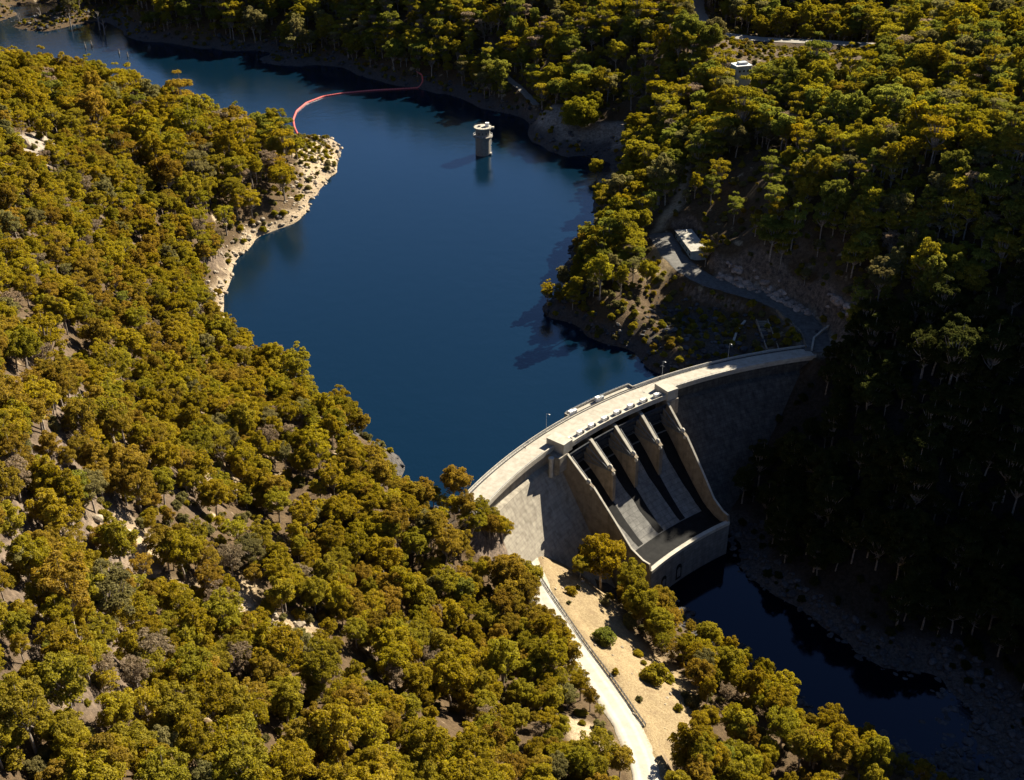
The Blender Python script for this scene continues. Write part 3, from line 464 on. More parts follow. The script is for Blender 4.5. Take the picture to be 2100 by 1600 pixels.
# dark bands laid as a thin film on the chute beside each pier
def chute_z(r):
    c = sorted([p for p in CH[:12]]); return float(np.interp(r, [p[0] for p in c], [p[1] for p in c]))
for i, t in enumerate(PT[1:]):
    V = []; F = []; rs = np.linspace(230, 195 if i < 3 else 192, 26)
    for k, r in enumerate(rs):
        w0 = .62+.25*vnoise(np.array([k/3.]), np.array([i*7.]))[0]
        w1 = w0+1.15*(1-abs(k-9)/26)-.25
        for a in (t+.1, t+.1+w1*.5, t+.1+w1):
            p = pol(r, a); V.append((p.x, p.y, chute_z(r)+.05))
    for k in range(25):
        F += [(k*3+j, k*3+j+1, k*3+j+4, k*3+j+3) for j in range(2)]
    mb = MB().add(V, F); dpart(mb, 'chute_dark_band', M['wet'])
for i, t in enumerate(PT):
    if i in (0, 4):
        prof = [(232.6, 7.0), (226.5, 5.8), (215.4, -3.4), (212.2, -4.9), (200.7, -17), (192, -26.6), (186, -29.6), (182.5, -30.0), (181.9, -33), (181.9, -58), (232.6, -58)]
        a0, a1 = (t+.25, t-.12) if i == 0 else (t+.12, t-.25)
    else:
        prof = [(232.6, 7.0), (226.5, 5.6), (215.4, -3.4), (212.6, -4.6), (212.2, -19.6), (220, -13.5), (229, -9), (232.6, -9)]
        a0, a1 = t+W, t-W
    pr = dpart(MB().arc(prof, a0, a1, 2), 'pier' if i not in (0, 4) else 'training_wall', M['pier'])
    # pale capping along the sloping top edge, built as a low kerb
    am = (a0+a1)/2; hw = abs(a0-a1)/2-.06
    dpart(MB().arc([(226.0, 5.35+.18), (215.4, -3.22), (215.4, -3.6), (226.0, 5.0)], am+hw, am-hw, 1), 'coping', M['light'])
    if i in (0, 4):
        dpart(MB().arc([(212.0, -4.85), (200.6, -16.8), (191.9, -26.4), (186, -29.4), (182.7, -29.8), (182.7, -30.2), (186, -29.9), (192, -26.9), (200.7, -17.3), (212.0, -5.4)], am+hw, am-hw, 1), 'coping', M['light'])
    # trunnion anchorage: two rounded bollards at the nose
    for (r, z, s) in ((214.6, -3.0, .95), (212.9, -5.6, .75)):
        c = pol(r, am+.12, z)
        dpart(MB().lathe((c.x, c.y, c.z-.9*s), [(s*.9, 0), (s*1.05, .5*s), (s, 1.3*s), (s*.6, 1.9*s), (.05, 2.1*s)], 12), 'trunnion_block', M['light'], smooth=True)
# radial gates with their arms
for i in range(4):
    a0, a1 = PT[i]-W-.02, PT[i+1]+W+.02
    if i == 0: a0 = PT[0]-.17
    if i == 3: a1 = PT[4]+.17
    ctr = (213.6, -4.6); R = 15.6
    arc_ = [(ctr[0]+R*math.cos(q), ctr[1]+R*math.sin(q)) for q in np.radians(np.linspace(-3, 38, 9))]
    back = [(ctr[0]+(R-.5)*math.cos(q), ctr[1]+(R-.5)*math.sin(q)) for q in np.radians(np.linspace(38, -3, 9))]
    g = dpart(MB().arc(arc_+back, a0, a1, 8), 'radial_gate', M['gate'])
    for fa in (.12, .88):
        am = a0+(a1-a0)*fa; tr = pol(ctr[0]+.3, a0-.03 if fa < .5 else a1+.03, ctr[1])
        mb = MB()
        ends = [pol(ctr[0]+(R-.5)*math.cos(q), am, ctr[1]+(R-.5)*math.sin(q)) for q in np.radians((2, 17, 33))]
        for e in ends: mb.tube([tr, e], .24, 5)
        for f in (.4, .7):
            q = [tr.lerp(e, f) for e in ends]; mb.tube([q[0], q[1], q[2]], .14, 4)
        for j in range(2): mb.tube([tr.lerp(ends[j], .4), tr.lerp(ends[j+1], .7)], .1, 4); mb.tube([tr.lerp(ends[j], .7), ends[j+1]], .1, 4)
        o = mb.build('gate_arm', M['arm'], g)
    mb = MB()
    for q in np.radians((2, 17, 33)):
        mb.arc([(ctr[0]+(R-.5)*math.cos(q), ctr[1]+(R-.5)*math.sin(q)-.3), (ctr[0]+(R-.5)*math.cos(q), ctr[1]+(R-.5)*math.sin(q)+.3),
                (ctr[0]+(R-1.1)*math.cos(q), ctr[1]+(R-1.1)*math.sin(q)+.3), (ctr[0]+(R-1.1)*math.cos(q), ctr[1]+(R-1.1)*math.sin(q)-.3)], a0-.05, a1+.05, 6)
    mb.build('girder', M['gate'], g)
# upstream piers under the bridge so the bays read as openings
# deck
dpart(MB().arc([(241.8, 8.0), (231.0, 8.0), (231.0, 6.6), (232.2, 6.2), (241.8, 7.0)], TE0, TE1, 70), 'deck', M['deck'])
dpart(MB().arc([(241.8, 9.0), (241.5, 9.0), (241.5, 8.0), (241.8, 8.0)], TE0, 135.2, 30), 'parapet', M['light'])
dpart(MB().arc([(241.8, 9.0), (241.5, 9.0), (241.5, 8.0), (241.8, 8.0)], 126.0, TE1, 30), 'parapet', M['light'])
dpart(MB().arc([(240.7, 8.28), (240.3, 8.28), (240.3, 8.0), (240.7, 8.0)], TE0, TE1, 60), 'kerb', M['dark'])
dpart(MB().arc([(231.5, 8.9), (231.0, 8.9), (231.0, 8.0), (231.5, 8.0)], TE0, T0+.2, 24), 'parapet', M['light'])
dpart(MB().arc([(231.5, 8.9), (231.0, 8.9), (231.0, 8.0), (231.5, 8.0)], T1-1.2, TE1, 24), 'parapet', M['light'])
# upstream platform
dpart(MB().arc([(244.3, 8.05), (241.85, 8.05), (241.85, 6.8), (244.3, 6.8)], 135.2, 126.0, 12), 'upstream_platform', M['deck'])
dpart(MB().arc([(244.3, 9.1), (244.0, 9.1), (244.0, 8.05), (244.3, 8.05)], 135.2, 126.0, 12), 'parapet', M['light'])
for a in (135.2, 126.0):
    dpart(MB().arc([(244.0, 9.1), (241.5, 9.1), (241.5, 8.05), (244.0, 8.05)], a-.04, a+.04, 1), 'parapet', M['light'])
dpart(MB().arc([(241.8, 8.35), (241.5, 8.35), (241.5, 8.05), (241.8, 8.05)], 135.1, 126.1, 10), 'kerb', M['dark'])
# hoist bridge over the bays, its end blocks and corbels
dpart(MB().arc([(231.6, 8.5), (226.6, 8.5), (226.6, 6.9), (231.6, 6.9)], 139.1, 124.2, 16), 'hoist_bridge', M['light'])
dpart(MB().arc([(226.9, 9.3), (226.65, 9.3), (226.65, 8.5), (226.9, 8.5)], 139.1, 124.2, 16), 'parapet', M['light'])
dpart(MB().arc([(235.2, 10.9), (226.2, 10.9), (226.2, 6.0), (235.2, 6.0)], 140.6, 139.1, 2), 'end_block', M['light'])
dpart(MB().arc([(235.2, 10.9), (226.2, 10.9), (226.2, 6.0), (235.2, 6.0)], 124.2, 122.7, 2), 'end_block', M['light'])
for a0, a1 in ((141.4, 140.0), (124.1, 122.6)):
    dpart(MB().arc([(234, 5.9), (225.8, 5.9), (225.8, -1.5), (229.5, -5.5), (234, -5.5)], a0, a1, 2), 'corbel', M['face'])
dpart(MB().lathe(pol(228.4, 142.0, -2.5), [(1.0, 0), (1.0, 8.5), (1.3, 8.6), (1.3, 9.2), (.1, 9.5)], 14), 'stair_turret', M['light'], smooth=False)
# hoists: winch housings in pairs per bay
for i in range(4):
    for f in (.2, .72):
        for q, (da, m_, dims) in enumerate(((-.16, 'white', (2.2, 1.8, 1.5)), (.30, 'white', (1.5, 1.6, 1.1)))):
            a = PT[i]-(PT[i]-PT[i+1])*f-da-.2; c = pol(229.2, a, 8.5+dims[2]/2)
            dpart(MB().box(c, dims, math.radians(a)+math.pi/2), 'hoist_housing', M[m_], bevel=.12)
        c = pol(228.7, PT[i]-(PT[i]-PT[i+1])*(f+.13), 9.1)
        dpart(MB().box(c, (1.1, 1.2, 1.2), math.radians(a)+math.pi/2), 'hoist_motor', M['dark'], bevel=.1)
# railings
def rail(r, a0, a1, z, n, name='railing', h=1.1):
    mb = MB(); pts = []
    for k in range(n+1):
        a = a0+(a1-a0)*k/n; p = pol(r, a, z); pts.append(p)
        mb.tube([p, p+Vector((0, 0, h))], .045, 4)
    for hh in (.55*h, h): mb.tube([p+Vector((0, 0, hh)), ] if 0 else [q+Vector((0, 0, hh)) for q in pts], .045, 4)
    return dpart(mb, name, M['steel'])
rail(240.5, TE0, 135.3, 8.28, 50); rail(240.5, 125.9, TE1, 8.28, 46); rail(231.25, T1-1.2, TE1, 8.9, 40, h=.6)
rail(244.15, 135.1, 126.1, 9.1, 20, h=.5); rail(231.25, TE0, 142.4, 8.9, 40, h=.5)
# upstream platform cabinets
for a, d, m_ in ((134.6, (2.6, 1.8, 1.7), 'white'), (134.0, (1.8, 1.4, 1.3), 'white'), (130.7, (2.4, 1.8, 2.1), 'white'), (130.0, (1.3, 1.2, 1.4), 'steel')):
    dpart(MB().box(pol(242.9, a, 8.05+d[2]/2), d, math.radians(a)+math.pi/2), 'control_cabinet', M[m_], bevel=.1)
# low-level outlets in the wall under the bucket: arched dark mouths with raised surrounds
for a, hh in ((136.9, 5.0), (133.7, 6.2)):
    for sc_, rr, nm, m_ in ((1.0, 181.36, 'outlet_surround', 'wet'), (.62, 181.30, 'outlet_mouth', 'chute')):
        V = []; w = 1.7*sc_; n = 10
        for q in range(n+1):
            t = math.pi*q/n; V.append((w*math.cos(t), hh*.5*sc_+w*math.sin(t)))
        V += [(-w, -hh*.5*sc_), (w, -hh*.5*sc_)]
        base = pol(rr, a, -45.5); tx = Vector((-math.sin(math.radians(a)), math.cos(math.radians(a)), 0)); out = -Vector((math.cos(math.radians(a)), math.sin(math.radians(a)), 0))
        VV = [base+tx*x+Vector((0, 0, z)) for x, z in V]+[base+out*-.5+tx*x+Vector((0, 0, z)) for x, z in V]
        k = len(V); FF = [tuple(range(k)), tuple(range(2*k-1, k-1, -1))]+[(j, j+k, (j+1) % k+k, (j+1) % k) for j in range(k)]
        dpart(MB().add(VV, FF), nm, M[m_])

def lamp_post(r, a, h, label):
    p = pol(r, a, 8); t = empty('street_lamp', p, math.radians(a), label, 'street lamp', 'lamps along the dam crest')
    MB().tube([(0, 0, 0), (0, 0, h*.5), (0, 0, h)], [.10, .08, .05], 8).build('pole', M['steel'], t)
    MB().tube([(0, 0, h-.1), (-.7, 0, h+.2), (-1.3, 0, h+.25)], .05, 6).build('arm', M['steel'], t)
    MB().box((-1.6, 0, h+.2), (.8, .35, .18)).build('lamp_head', M['white'], t, bevel=.04)
lamp_post(241.0, 138.9, 9, 'thin grey lamp post on the lake-side kerb just left of the dam platform')
lamp_post(241.0, 122.0, 9, 'thin grey lamp post on the dam crest behind the right end block')
lamp_post(241.0, 113.2, 9, 'thin grey lamp post on the shaded right end of the dam crest')

# ---------------------------------------------------------------- intake tower
tw = empty('intake_tower', (-20.5, 802, 0), 0, 'round concrete intake tower standing alone in the lake with a ring gallery and cabin roof', 'tower')
MB().lathe((0, 0, -20), [(5.3, 0), (5.3, 32.2)], 32).build('shaft', M['tower'], tw, smooth=False)
MB().lathe((0, 0, 12.2), [(5.6, 0), (6.9, .7), (6.9, 1.4), (5.2, 1.4)], 32).build('gallery', M['tower'], tw)
MB().lathe((0, 0, 13.6), [(5.0, 0), (5.0, .1), (5.0, 5.0)], 32).build('upper_drum', M['tower'], tw)
MB().lathe((0, 0, 18.6), [(5.6, 0), (6.3, .5), (6.3, 1.3), (5.9, 1.3)], 32).build('roof', M['light'], tw)
mb = MB()
for k in range(20):
    a = 2*math.pi*k/20; mb.tube([(6.7*math.cos(a), 6.7*math.sin(a), 13.6), (6.7*math.cos(a), 6.7*math.sin(a), 14.7)], .06, 4)
ring = [(6.7*math.cos(2*math.pi*k/32), 6.7*math.sin(2*math.pi*k/32), 14.7) for k in range(33)]
mb.tube(ring, .06, 4); mb.build('railing', M['white'], tw)
mb = MB()
for k in range(20):
    a = 2*math.pi*k/20; mb.tube([(6.1*math.cos(a), 6.1*math.sin(a), 19.9), (6.1*math.cos(a), 6.1*math.sin(a), 20.9)], .06, 4)
mb.tube([(6.1*math.cos(2*math.pi*k/32), 6.1*math.sin(2*math.pi*k/32), 20.9) for k in range(33)], .06, 4); mb.build('railing', M['dark'], tw)
MB().box((3.0, 1.0, 21.2), (2.6, 2.6, 2.6)).build('cabin', M['white'], tw, bevel=.1)
MB().box((6.8, -.4, 19.3), (2.2, 2.6, 1.4)).build('landing', M['light'], tw, bevel=.1)
MB().box((-2.4, .4, 20.4), (2.0, 1.4, 1.0)).build('hatch', M['roof'], tw, bevel=.08)
mb = MB()
for k in range(40): mb.box((6.1, -1.9, .5+k*.34), (.5, .08, .05))
mb.box((6.0, -2.25, 6.5), (.1, .1, 13)); mb.box((6.0, -1.55, 6.5), (.1, .1, 13)); mb.build('ladder', M['white'], tw)
MB().box((5.3, -1.0, .9), (1.6, 3.4, 1.2)).build('fender', M['light'], tw, bevel=.1)
for k in range(5):
    a = math.radians(-150+k*30); MB().box((5.0*math.cos(a), 5.0*math.sin(a), 16.0), (.2, 1.0, 1.4), a).build('window', M['dark'], tw)

# ---------------------------------------------------------------- floating boom
bo = empty('floating_boom', (BOOM[0][0], BOOM[0][1], 0), 0, 'curved line of pink-red floats across the lake from the rocky point to the far bank', 'boom')
bo_o = Vector(bo.location)
P = np.array(BOOM); P2 = P.copy()
seg = np.r_[0, np.cumsum(np.linalg.norm(np.diff(P, axis=0), axis=1))]; nfl = 96
S = np.linspace(0, seg[-1], nfl*3+1); Q = np.array([np.interp(S, seg, P[:, k]) for k in range(3)]).T
for _ in range(14): Q[1:-1] = Q[1:-1]*.5+(Q[2:]+Q[:-2])*.25
MB().tube([Vector(q)+Vector((0, 0, .35))-bo_o for q in Q], .22, 5).build('cable', M['rope'], bo)
L = seg[-1]/nfl
fl = MB().tube([(-L*.42, 0, 0), (-L*.40, 0, 0), (L*.40, 0, 0), (L*.42, 0, 0)], [.4, .75, .75, .4], 8)
fo = None
for k in range(nfl):
    q = Q[3*k+1]; d = Q[3*k+2]-Q[3*k]
    if fo is None: o = fo = fl.build('float', M['pink'], bo, smooth=False)
    else: o = fo.copy(); COL.objects.link(o); o.parent = bo
    o.location = Vector(q)+Vector((0, 0, .3))-bo_o; o.rotation_euler = (0, -math.atan2(d[2], math.hypot(d[0], d[1])), math.atan2(d[1], d[0]))

# ---------------------------------------------------------------- fence along the lower road
def guard_fence():
    P = np.array(FENCE, float); t = empty('road_fence', (P[0][0], P[0][1], P[0][2]), 0, 'low post and rail fence along the downhill edge of the pale gravel road', 'fence')
    o0 = Vector(t.location); seg = np.r_[0, np.cumsum(np.linalg.norm(np.diff(P[:, :2], axis=0), axis=1))]
    s = np.arange(0, seg[-1], 2.4); Q = np.array([np.interp(s, seg, P[:, k]) for k in range(3)]).T
    for _ in range(3): Q[1:-1] = Q[1:-1]*.5+(Q[2:]+Q[:-2])*.25
    Z = height(Q[:, 0], Q[:, 1])
    _, pz = path_dist(Q[:, 0], Q[:, 1], ROAD); Z = np.maximum(Z, pz-.3)
    pts = [Vector((q[0], q[1], z))-o0 for q, z in zip(Q, Z)]
    p0 = None
    for p in pts:
        if p0 is None: o = p0 = MB().tube([(0, 0, -.4), (0, 0, 1.25)], .11, 6).build('post', M['dark'], t)
        else: o = p0.copy(); COL.objects.link(o); o.parent = t
        o.location = p
    for h in (.35, .75, 1.15): MB().tube([p+Vector((0, 0, h)) for p in pts], .08, 4).build('rail', M['dark'], t)
    MB().tube([p+Vector((-.55, -.4, .12)) for p in pts], .3, 4).build('shadow_strip', M['dark'], t)  # dark strip added to draw the fence's shadow line along the road
guard_fence()

# ---------------------------------------------------------------- buildings
def shed(name, loc, rz, L_, W_, H_, wm, rm, label, cat, clutter=True):
    t = empty(name, loc, rz, label, cat)
    MB().box((0, 0, H_/2-.5), (L_, W_, H_+1)).build('wall', wm, t, bevel=.03)
    MB().box((0, 0, H_+.2), (L_+1.2, W_+1.2, .35)).build('roof', rm, t, bevel=.05)
    r = MB()
    for k in range(int(L_/1.5)): r.box((-L_/2+.9+k*1.5, 0, H_+.42), (.14, W_+1.0, .09))
    r.build('roof_ribs', rm, t)
    if clutter:
        n = int(L_/5)
        for k in range(n):
            x = -L_/2+2.5+k*(L_-5)/(n-1)
            w = MB().box((x, -W_/2-.01, 1.9*H_/4), (1.6, .12, 1.1)).build('window', M['hole'], t)
            MB().box((x, -W_/2-.09, 1.9*H_/4-.62), (1.8, .14, .1)).build('sill', M['light'], w)
            if k % 2 == 0: MB().lathe((x, .8, H_+.38), [(.35, 0), (.35, .7), (.5, .75), (.1, 1.0)], 10).build('roof_vent', M['steel'], t)
        d = MB().box((L_/2+.02, 0, 1.5), (.12, 2.6, 3.0)).build('door', M['steel'], t)
        MB().box((L_/2+.12, .9, 1.4), (.08, .08, .3)).build('handle', M['dark'], d)
    return t
(bx, by, bz, brz, bl, bw) = BLD
shed('service_building', (bx, by, bz), brz, bl, bw, 5.2, M['bwall'], M['roof'], 'long low service building with a pale dappled flat roof on the bench above the lake', 'building')
fx, fy, fz = FARB
t = empty('valve_house', (fx, fy, fz), .3, 'small white building among the far trees below the pale track', 'building')
t.scale = (.8, .8, .8)
MB().box((0, 0, 8), (14, 12, 18)).build('wall', M['bwall'], t, bevel=.1)
MB().box((0, 0, 17.3), (15, 13, .8)).build('roof', M['white'], t, bevel=.1)
MB().box((1, 0, 18.6), (8, 6, 1.9)).build('plant_room', M['steel'], t, bevel=.1)
for k in range(3): MB().box((-4+4*k, -6.03, 13), (1.6, .12, 1.8)).build('window', M['hole'], t)

# concrete works beside the right abutment
def strip_wall(name, pts, h, w, m, label, cat, steps=False):
    t = empty(name, (pts[0][0], pts[0][1], gz(*pts[0][:2])), 0, label, cat); o0 = Vector(t.location); mb = MB()
    for a, b in zip(pts[:-1], pts[1:]):
        a = Vector((a[0], a[1], gz(*a[:2]))); b = Vector((b[0], b[1], gz(*b[:2]))); n = max(1, int((b-a).length/2.0))
        for k in range(n):
            p = a.lerp(b, k/n); q = a.lerp(b, (k+1)/n); c = (p+q)/2-o0; d = q-p
            mb.box((c.x, c.y, (p.z+q.z)/2-o0.z+h/2-.5), (d.length*1.0, w, h+1), math.atan2(d.y, d.x))
    mb.build('wall' if not steps else 'steps', m, t)
    return t
strip_wall('retaining_wall', WALLA, 1.2, .7, M['pier'], 'low pale retaining wall climbing from the dam end towards the building bench', 'wall')
strip_wall('retaining_wall', WALLB, 1.4, .9, M['light'], 'short forked pale wall at the far right end of the dam crest', 'wall')
strip_wall('drain_channel', WALLC, .5, 1.1, M['light'], 'thin pale drain line down the dark bank left of the stairway', 'drain')
def stair():
    a = Vector((*STAIR[0][:2], gz(*STAIR[0][:2]))); b = Vector((*STAIR[1][:2], gz(*STAIR[1][:2])))
    t = empty('stairway', a, 0, 'broad stepped concrete chute down the dark bank beside the dam crest', 'stairway')
    n = 14; mb = MB(); d = b-a; rz = math.atan2(d.y, d.x)
    for k in range(n):
        c = d*((k+.5)/n); mb.box((c.x, c.y, c.z-.6), (math.hypot(d.x, d.y)/n, 5.0, 2.4), rz)
    mb.build('treads', M['pier'], t)
    for s in (-1, 1):
        o = Vector((-math.sin(rz), math.cos(rz), 0))*2.8*s; m2 = MB()
        for k in range(n):
            c = d*((k+.5)/n)+o; m2.box((c.x, c.y, c.z+.2), (math.hypot(d.x, d.y)/n+.02, .4, 2.8), rz)
        m2.build('side_wall', M['face'], t)
stair()

# ---------------------------------------------------------------- trees
def leaf_material(name, base, var):
    m = bpy.data.materials.new(name); m.use_nodes = True; nt = m.node_tree; nt.nodes.clear()
    out = N(nt, 'ShaderNodeOutputMaterial'); oi = N(nt, 'ShaderNodeObjectInfo')
    hs = N(nt, 'ShaderNodeHueSaturation'); P = worldpos(nt)
    att = N(nt, 'ShaderNodeAttribute', attribute_name='tone')
    c = mix(nt, tuple(v*.62 for v in base), tuple(min(1, v*1.35) for v in base), att.outputs['Fac'])
    c = mix(nt, c, var, maths(nt, 'MULTIPLY', ramp(nt, noise(nt, .22, 3, .6, P), [(.4, (0,0,0)), (.65, (1,1,1))]), .55))
    nt.links.new(c, hs.inputs['Color'])
    r = oi.outputs['Random']
    nt.links.new(maths(nt, 'ADD', .491, maths(nt, 'MULTIPLY', r, .018)), hs.inputs['Hue'])
    nt.links.new(maths(nt, 'ADD', .80, maths(nt, 'MULTIPLY', maths(nt, 'FRACT', maths(nt, 'MULTIPLY', r, 17.3)), .42)), hs.inputs['Value'])
    d = N(nt, 'ShaderNodeBsdfDiffuse'); nt.links.new(hs.outputs[0], d.inputs[0])
    tr = N(nt, 'ShaderNodeBsdfTranslucent')
    hs2 = N(nt, 'ShaderNodeHueSaturation'); nt.links.new(hs.outputs[0], hs2.inputs['Color']); hs2.inputs['Value'].default_value = 1.35; hs2.inputs['Saturation'].default_value = 1.1
    nt.links.new(hs2.outputs[0], tr.inputs[0])
    ms = N(nt, 'ShaderNodeMixShader'); ms.inputs[0].default_value = .46
    nt.links.new(d.outputs[0], ms.inputs[1]); nt.links.new(tr.outputs[0], ms.inputs[2]); nt.links.new(ms.outputs[0], out.inputs[0])
    return m
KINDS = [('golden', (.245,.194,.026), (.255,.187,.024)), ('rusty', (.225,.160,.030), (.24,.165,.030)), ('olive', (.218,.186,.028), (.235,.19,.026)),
         ('green', (.165,.170,.034), (.19,.178,.034)), ('grey-green', (.165,.148,.060), (.18,.155,.055)), ('shade-darkened green', (.040,.047,.014), (.052,.050,.014)), ('grey-brown', (.20,.155,.105), (.22,.165,.10))]  # the darkest green carries the gorge's shade in its leaf colour
LEAF = [leaf_material('leaves_'+k[0].replace('-', '_'), k[1], k[2]) for k in KINDS]
mb_, ntb, bb = mat('bark', (.36,.31,.25), .85, .2)
c = mix(ntb, (.16,.12,.09), (.29,.25,.205), ramp(ntb, noise(ntb, 1.2, 5, .6, worldpos(ntb)), [(.4, (0,0,0)), (.6, (1,1,1))])); ntb.links.new(c, bb.inputs['Base Color'])
BARK = mb_

def cards(cent, nrm, size, r):
    """one small leaf spray (a quad) per centre"""
    n = len(cent); t = r.normal(size=(n, 3)); t -= nrm*(t*nrm).sum(1)[:, None]; t /= np.linalg.norm(t, axis=1)[:, None]
    b = np.cross(nrm, t); s = size[:, None]*.5; asp = r.uniform(.55, 1.0, n)[:, None]
    V = np.stack([cent-t*s-b*s*asp*.6, cent+t*s*.3-b*s*asp, cent+t*s+b*s*asp*.5, cent-t*s*.4+b*s*asp], 1)
    return V.reshape(-1, 3), np.arange(n*4).reshape(-1, 4)
def make_tree(seed, H, Rc, ncl, form, density=1.0, cr=(.15, .27), base_z=.62, leaf=(.22, .46)):
    r = np.random.default_rng(seed); cz = H*base_z; rz = H*(1-base_z)
    C = []
    tries = 0
    while len(C) < ncl and tries < 4000:
        tries += 1
        d = r.normal(size=3); d /= np.linalg.norm(d)
        if d[2] < -.55: continue
        q = r.uniform(.35, .92) if d[2] > -.1 else r.uniform(.5, .8)
        p = np.array([d[0]*Rc*q, d[1]*Rc*q, cz+d[2]*rz*q])
        if form == 'tiered': p[2] = cz+round((p[2]-cz)/(rz*.55))*rz*.55+r.normal()*.2
        rad = Rc*r.uniform(*cr)
        if all(np.linalg.norm((p-c)/(1, 1, .8)) > .62*(rad+q2)*.9 for c, q2 in C): C.append((p, rad))
        elif tries > 1500 and all(np.linalg.norm(p-c) > .45*(rad+q2) for c, q2 in C): C.append((p, rad))
    Vs = []; Fs = []; T = []; base = 0
    for p, rad in C:
        n = int(density*120*rad*rad*(.36/leaf[1]/.7)**2)+50
        d = r.normal(size=(n, 3)); d /= np.linalg.norm(d, axis=1)[:, None]
        d[:, 2] = np.where(d[:, 2] < -.35, -d[:, 2], d[:, 2])
        lump = 1+.16*np.sin(d[:, 0]*5+p[0]*3)*np.sin(d[:, 1]*5+p[1])+.10*np.sin(d[:, 2]*7+p[2])
        rr = rad*(1-.30*r.random(n)**2)*lump
        cc = p+d*rr[:, None]*np.array([1, 1, .78])
        nr = d*.8+r.normal(size=(n, 3))*.62; nr /= np.linalg.norm(nr, axis=1)[:, None]
        size = r.uniform(*leaf, n)
        V, F = cards(cc, nr, size, r); Vs.append(V); Fs.append(F+base); base += len(V)
        tone = np.clip(r.normal(.5, .2, n)+r.normal()*.12, 0, 1); T.append(np.repeat(tone, 4))
    V = np.concatenate(Vs); F = np.concatenate(Fs); T = np.concatenate(T)
    mb = MB(); lean = r.normal(size=2)*.3
    tk = [(0, 0, -1.5), (lean[0]*.3, lean[1]*.3, H*.2), (lean[0], lean[1], H*.42), (lean[0]*1.3, lean[1]*1.3, H*.62), (lean[0]*1.2, lean[1]*1.1, H*.82)]
    mb.tube(tk, [.34, .27, .21, .14, .05], 7)
    for p, rad in C[::2]:
        h = r.uniform(.30, .5)*H; s = Vector((lean[0]*h/H*2, lean[1]*h/H*2, h)); e = Vector(p); m = s.lerp(e, .5)+Vector((0, 0, -.5))
        mb.tube([s, m, e], [.16, .10, .045], 5)
    return V, F, T, mb
SHAPES = []
spec = [(1, 14, 4.7, 50, 'round'), (2, 16.5, 4.3, 56, 'round'), (3, 13, 5.0, 44, 'tiered'), (4, 17.5, 4.5, 58, 'tiered'), (5, 13, 4.3, 36, 'tiered', .40), (6, 14.5, 5.4, 62, 'round')]
for s in spec: SHAPES.append(make_tree(*s))
BUSHES = [make_tree(31, 3.2, 2.1, 16, 'round', 1.6, (.36, .52), .36, (.18, .40)), make_tree(32, 2.5, 1.7, 12, 'round', 1.6, (.38, .55), .36, (.18, .40))]
GIANT = make_tree(41, 21, 15, 120, 'round', 1.0, (.13, .24), .40, (.45, .95))
def crown_mesh(shape, mats, with_trunk):
    V, F, T, mb = shape
    n = len(F)
    if with_trunk:
        me = bpy.data.meshes.new('tree_template')
        tv = np.array(mb.v, float); V2 = np.r_[V, tv]; F2 = F.tolist()+[tuple(i+len(V) for i in f) for f in mb.f]
        me.from_pydata(V2.tolist(), [], F2); me.update(); me.materials.append(mats[0]); me.materials.append(mats[1])
        me.polygons.foreach_set('material_index', np.r_[np.zeros(n, np.int32), np.ones(len(mb.f), np.int32)])
        T = np.r_[T, np.full(len(tv), .5)]
    else: me = mesh_np('crown', V, F, [mats[0]])
    a = me.attributes.new('tone', 'FLOAT', 'POINT'); a.data.foreach_set('value', T.astype(np.float32)); return me
CROWN = {}; TRUNK = []; SHAPES.append(GIANT)
for si, s in enumerate(SHAPES):
    me = bpy.data.meshes.new('trunk'); me.from_pydata(s[3].v, [], s[3].f); me.update(); me.materials.append(BARK); TRUNK.append(me)
    for ki in range(len(KINDS)): CROWN[ki, si] = crown_mesh(s, [LEAF[ki]], False)
BCROWN = {(ki, b): crown_mesh(BUSHES[b], [LEAF[ki]], False) for ki in (0, 2, 3, 4) for b in (0, 1)}
BTRUNK = []
for s in BUSHES:
    me = bpy.data.meshes.new('stem'); me.from_pydata(s[3].v, [], s[3].f); me.update(); me.materials.append(BARK); BTRUNK.append(me)

def project(x, y, z):
    c = y*math.cos(PITCH)-(z-CAM_H)*math.sin(PITCH); u = y*math.sin(PITCH)+(z-CAM_H)*math.cos(PITCH)
    return 1050+FOC*x/c, 800-FOC*u/c, c

# scatter of stems
def scatter(sp, jit=.46):
    xs = []; 
    for j, yy in enumerate(np.arange(60, 1330, sp*.87)):
        x = np.arange(-560, 620, sp)+(j % 2)*sp*.5
        xs.append(np.c_[x, np.full(len(x), yy)])
    p = np.concatenate(xs); p += rng.uniform(-jit, jit, p.shape)*sp; return p
def allowed(p, z):
    x, y = p.T; ok = np.ones(len(p), bool)
    px, py, c = project(x, y, z+8)
    ok &= (c > 20) & (px > -420) & (px < 2650) & (py > -130) & (py < 2050)
    lk = lake_side(x, y); nb = fbm(x/14, y/14, 77)*4
    right = (x > 15) & (y < 700)
    leftb = (x < -60) & (y < 860)
    thr = np.where(leftb & (y < 475), 1.0, np.where(leftb, 6.5, np.where(right, 2.2, 5.0)))
    ok &= ~(lk & (z+nb < thr))
    ok &= ~(~lk & (z < -44.5))
    for poly in NOTREE: ok &= ~in_poly(x, y, poly)
    for path, hw, bl, dz in PATHS:
        d, _ = path_dist(x, y, path); ok &= d > hw+(1.6 if path is ROAD else .1)
    r = np.hypot(x-C0[0], y-C0[1]); th = np.degrees(np.arctan2(y-C0[1], x-C0[0]))
    ok &= ~((r > 226) & (r < 246) & (th > 102.5) & (th < 153))
    ok &= ~((r > 176) & (r < 246) & (th > 121) & (th < 143))
    ok &= ~((r > 198) & (r <= 232) & (th >= 143) & (th < 149.5) & (z < 3))
    ok &= ~((r > 202) & (r <= 232) & (th >= 104) & (th < 124))
    return ok
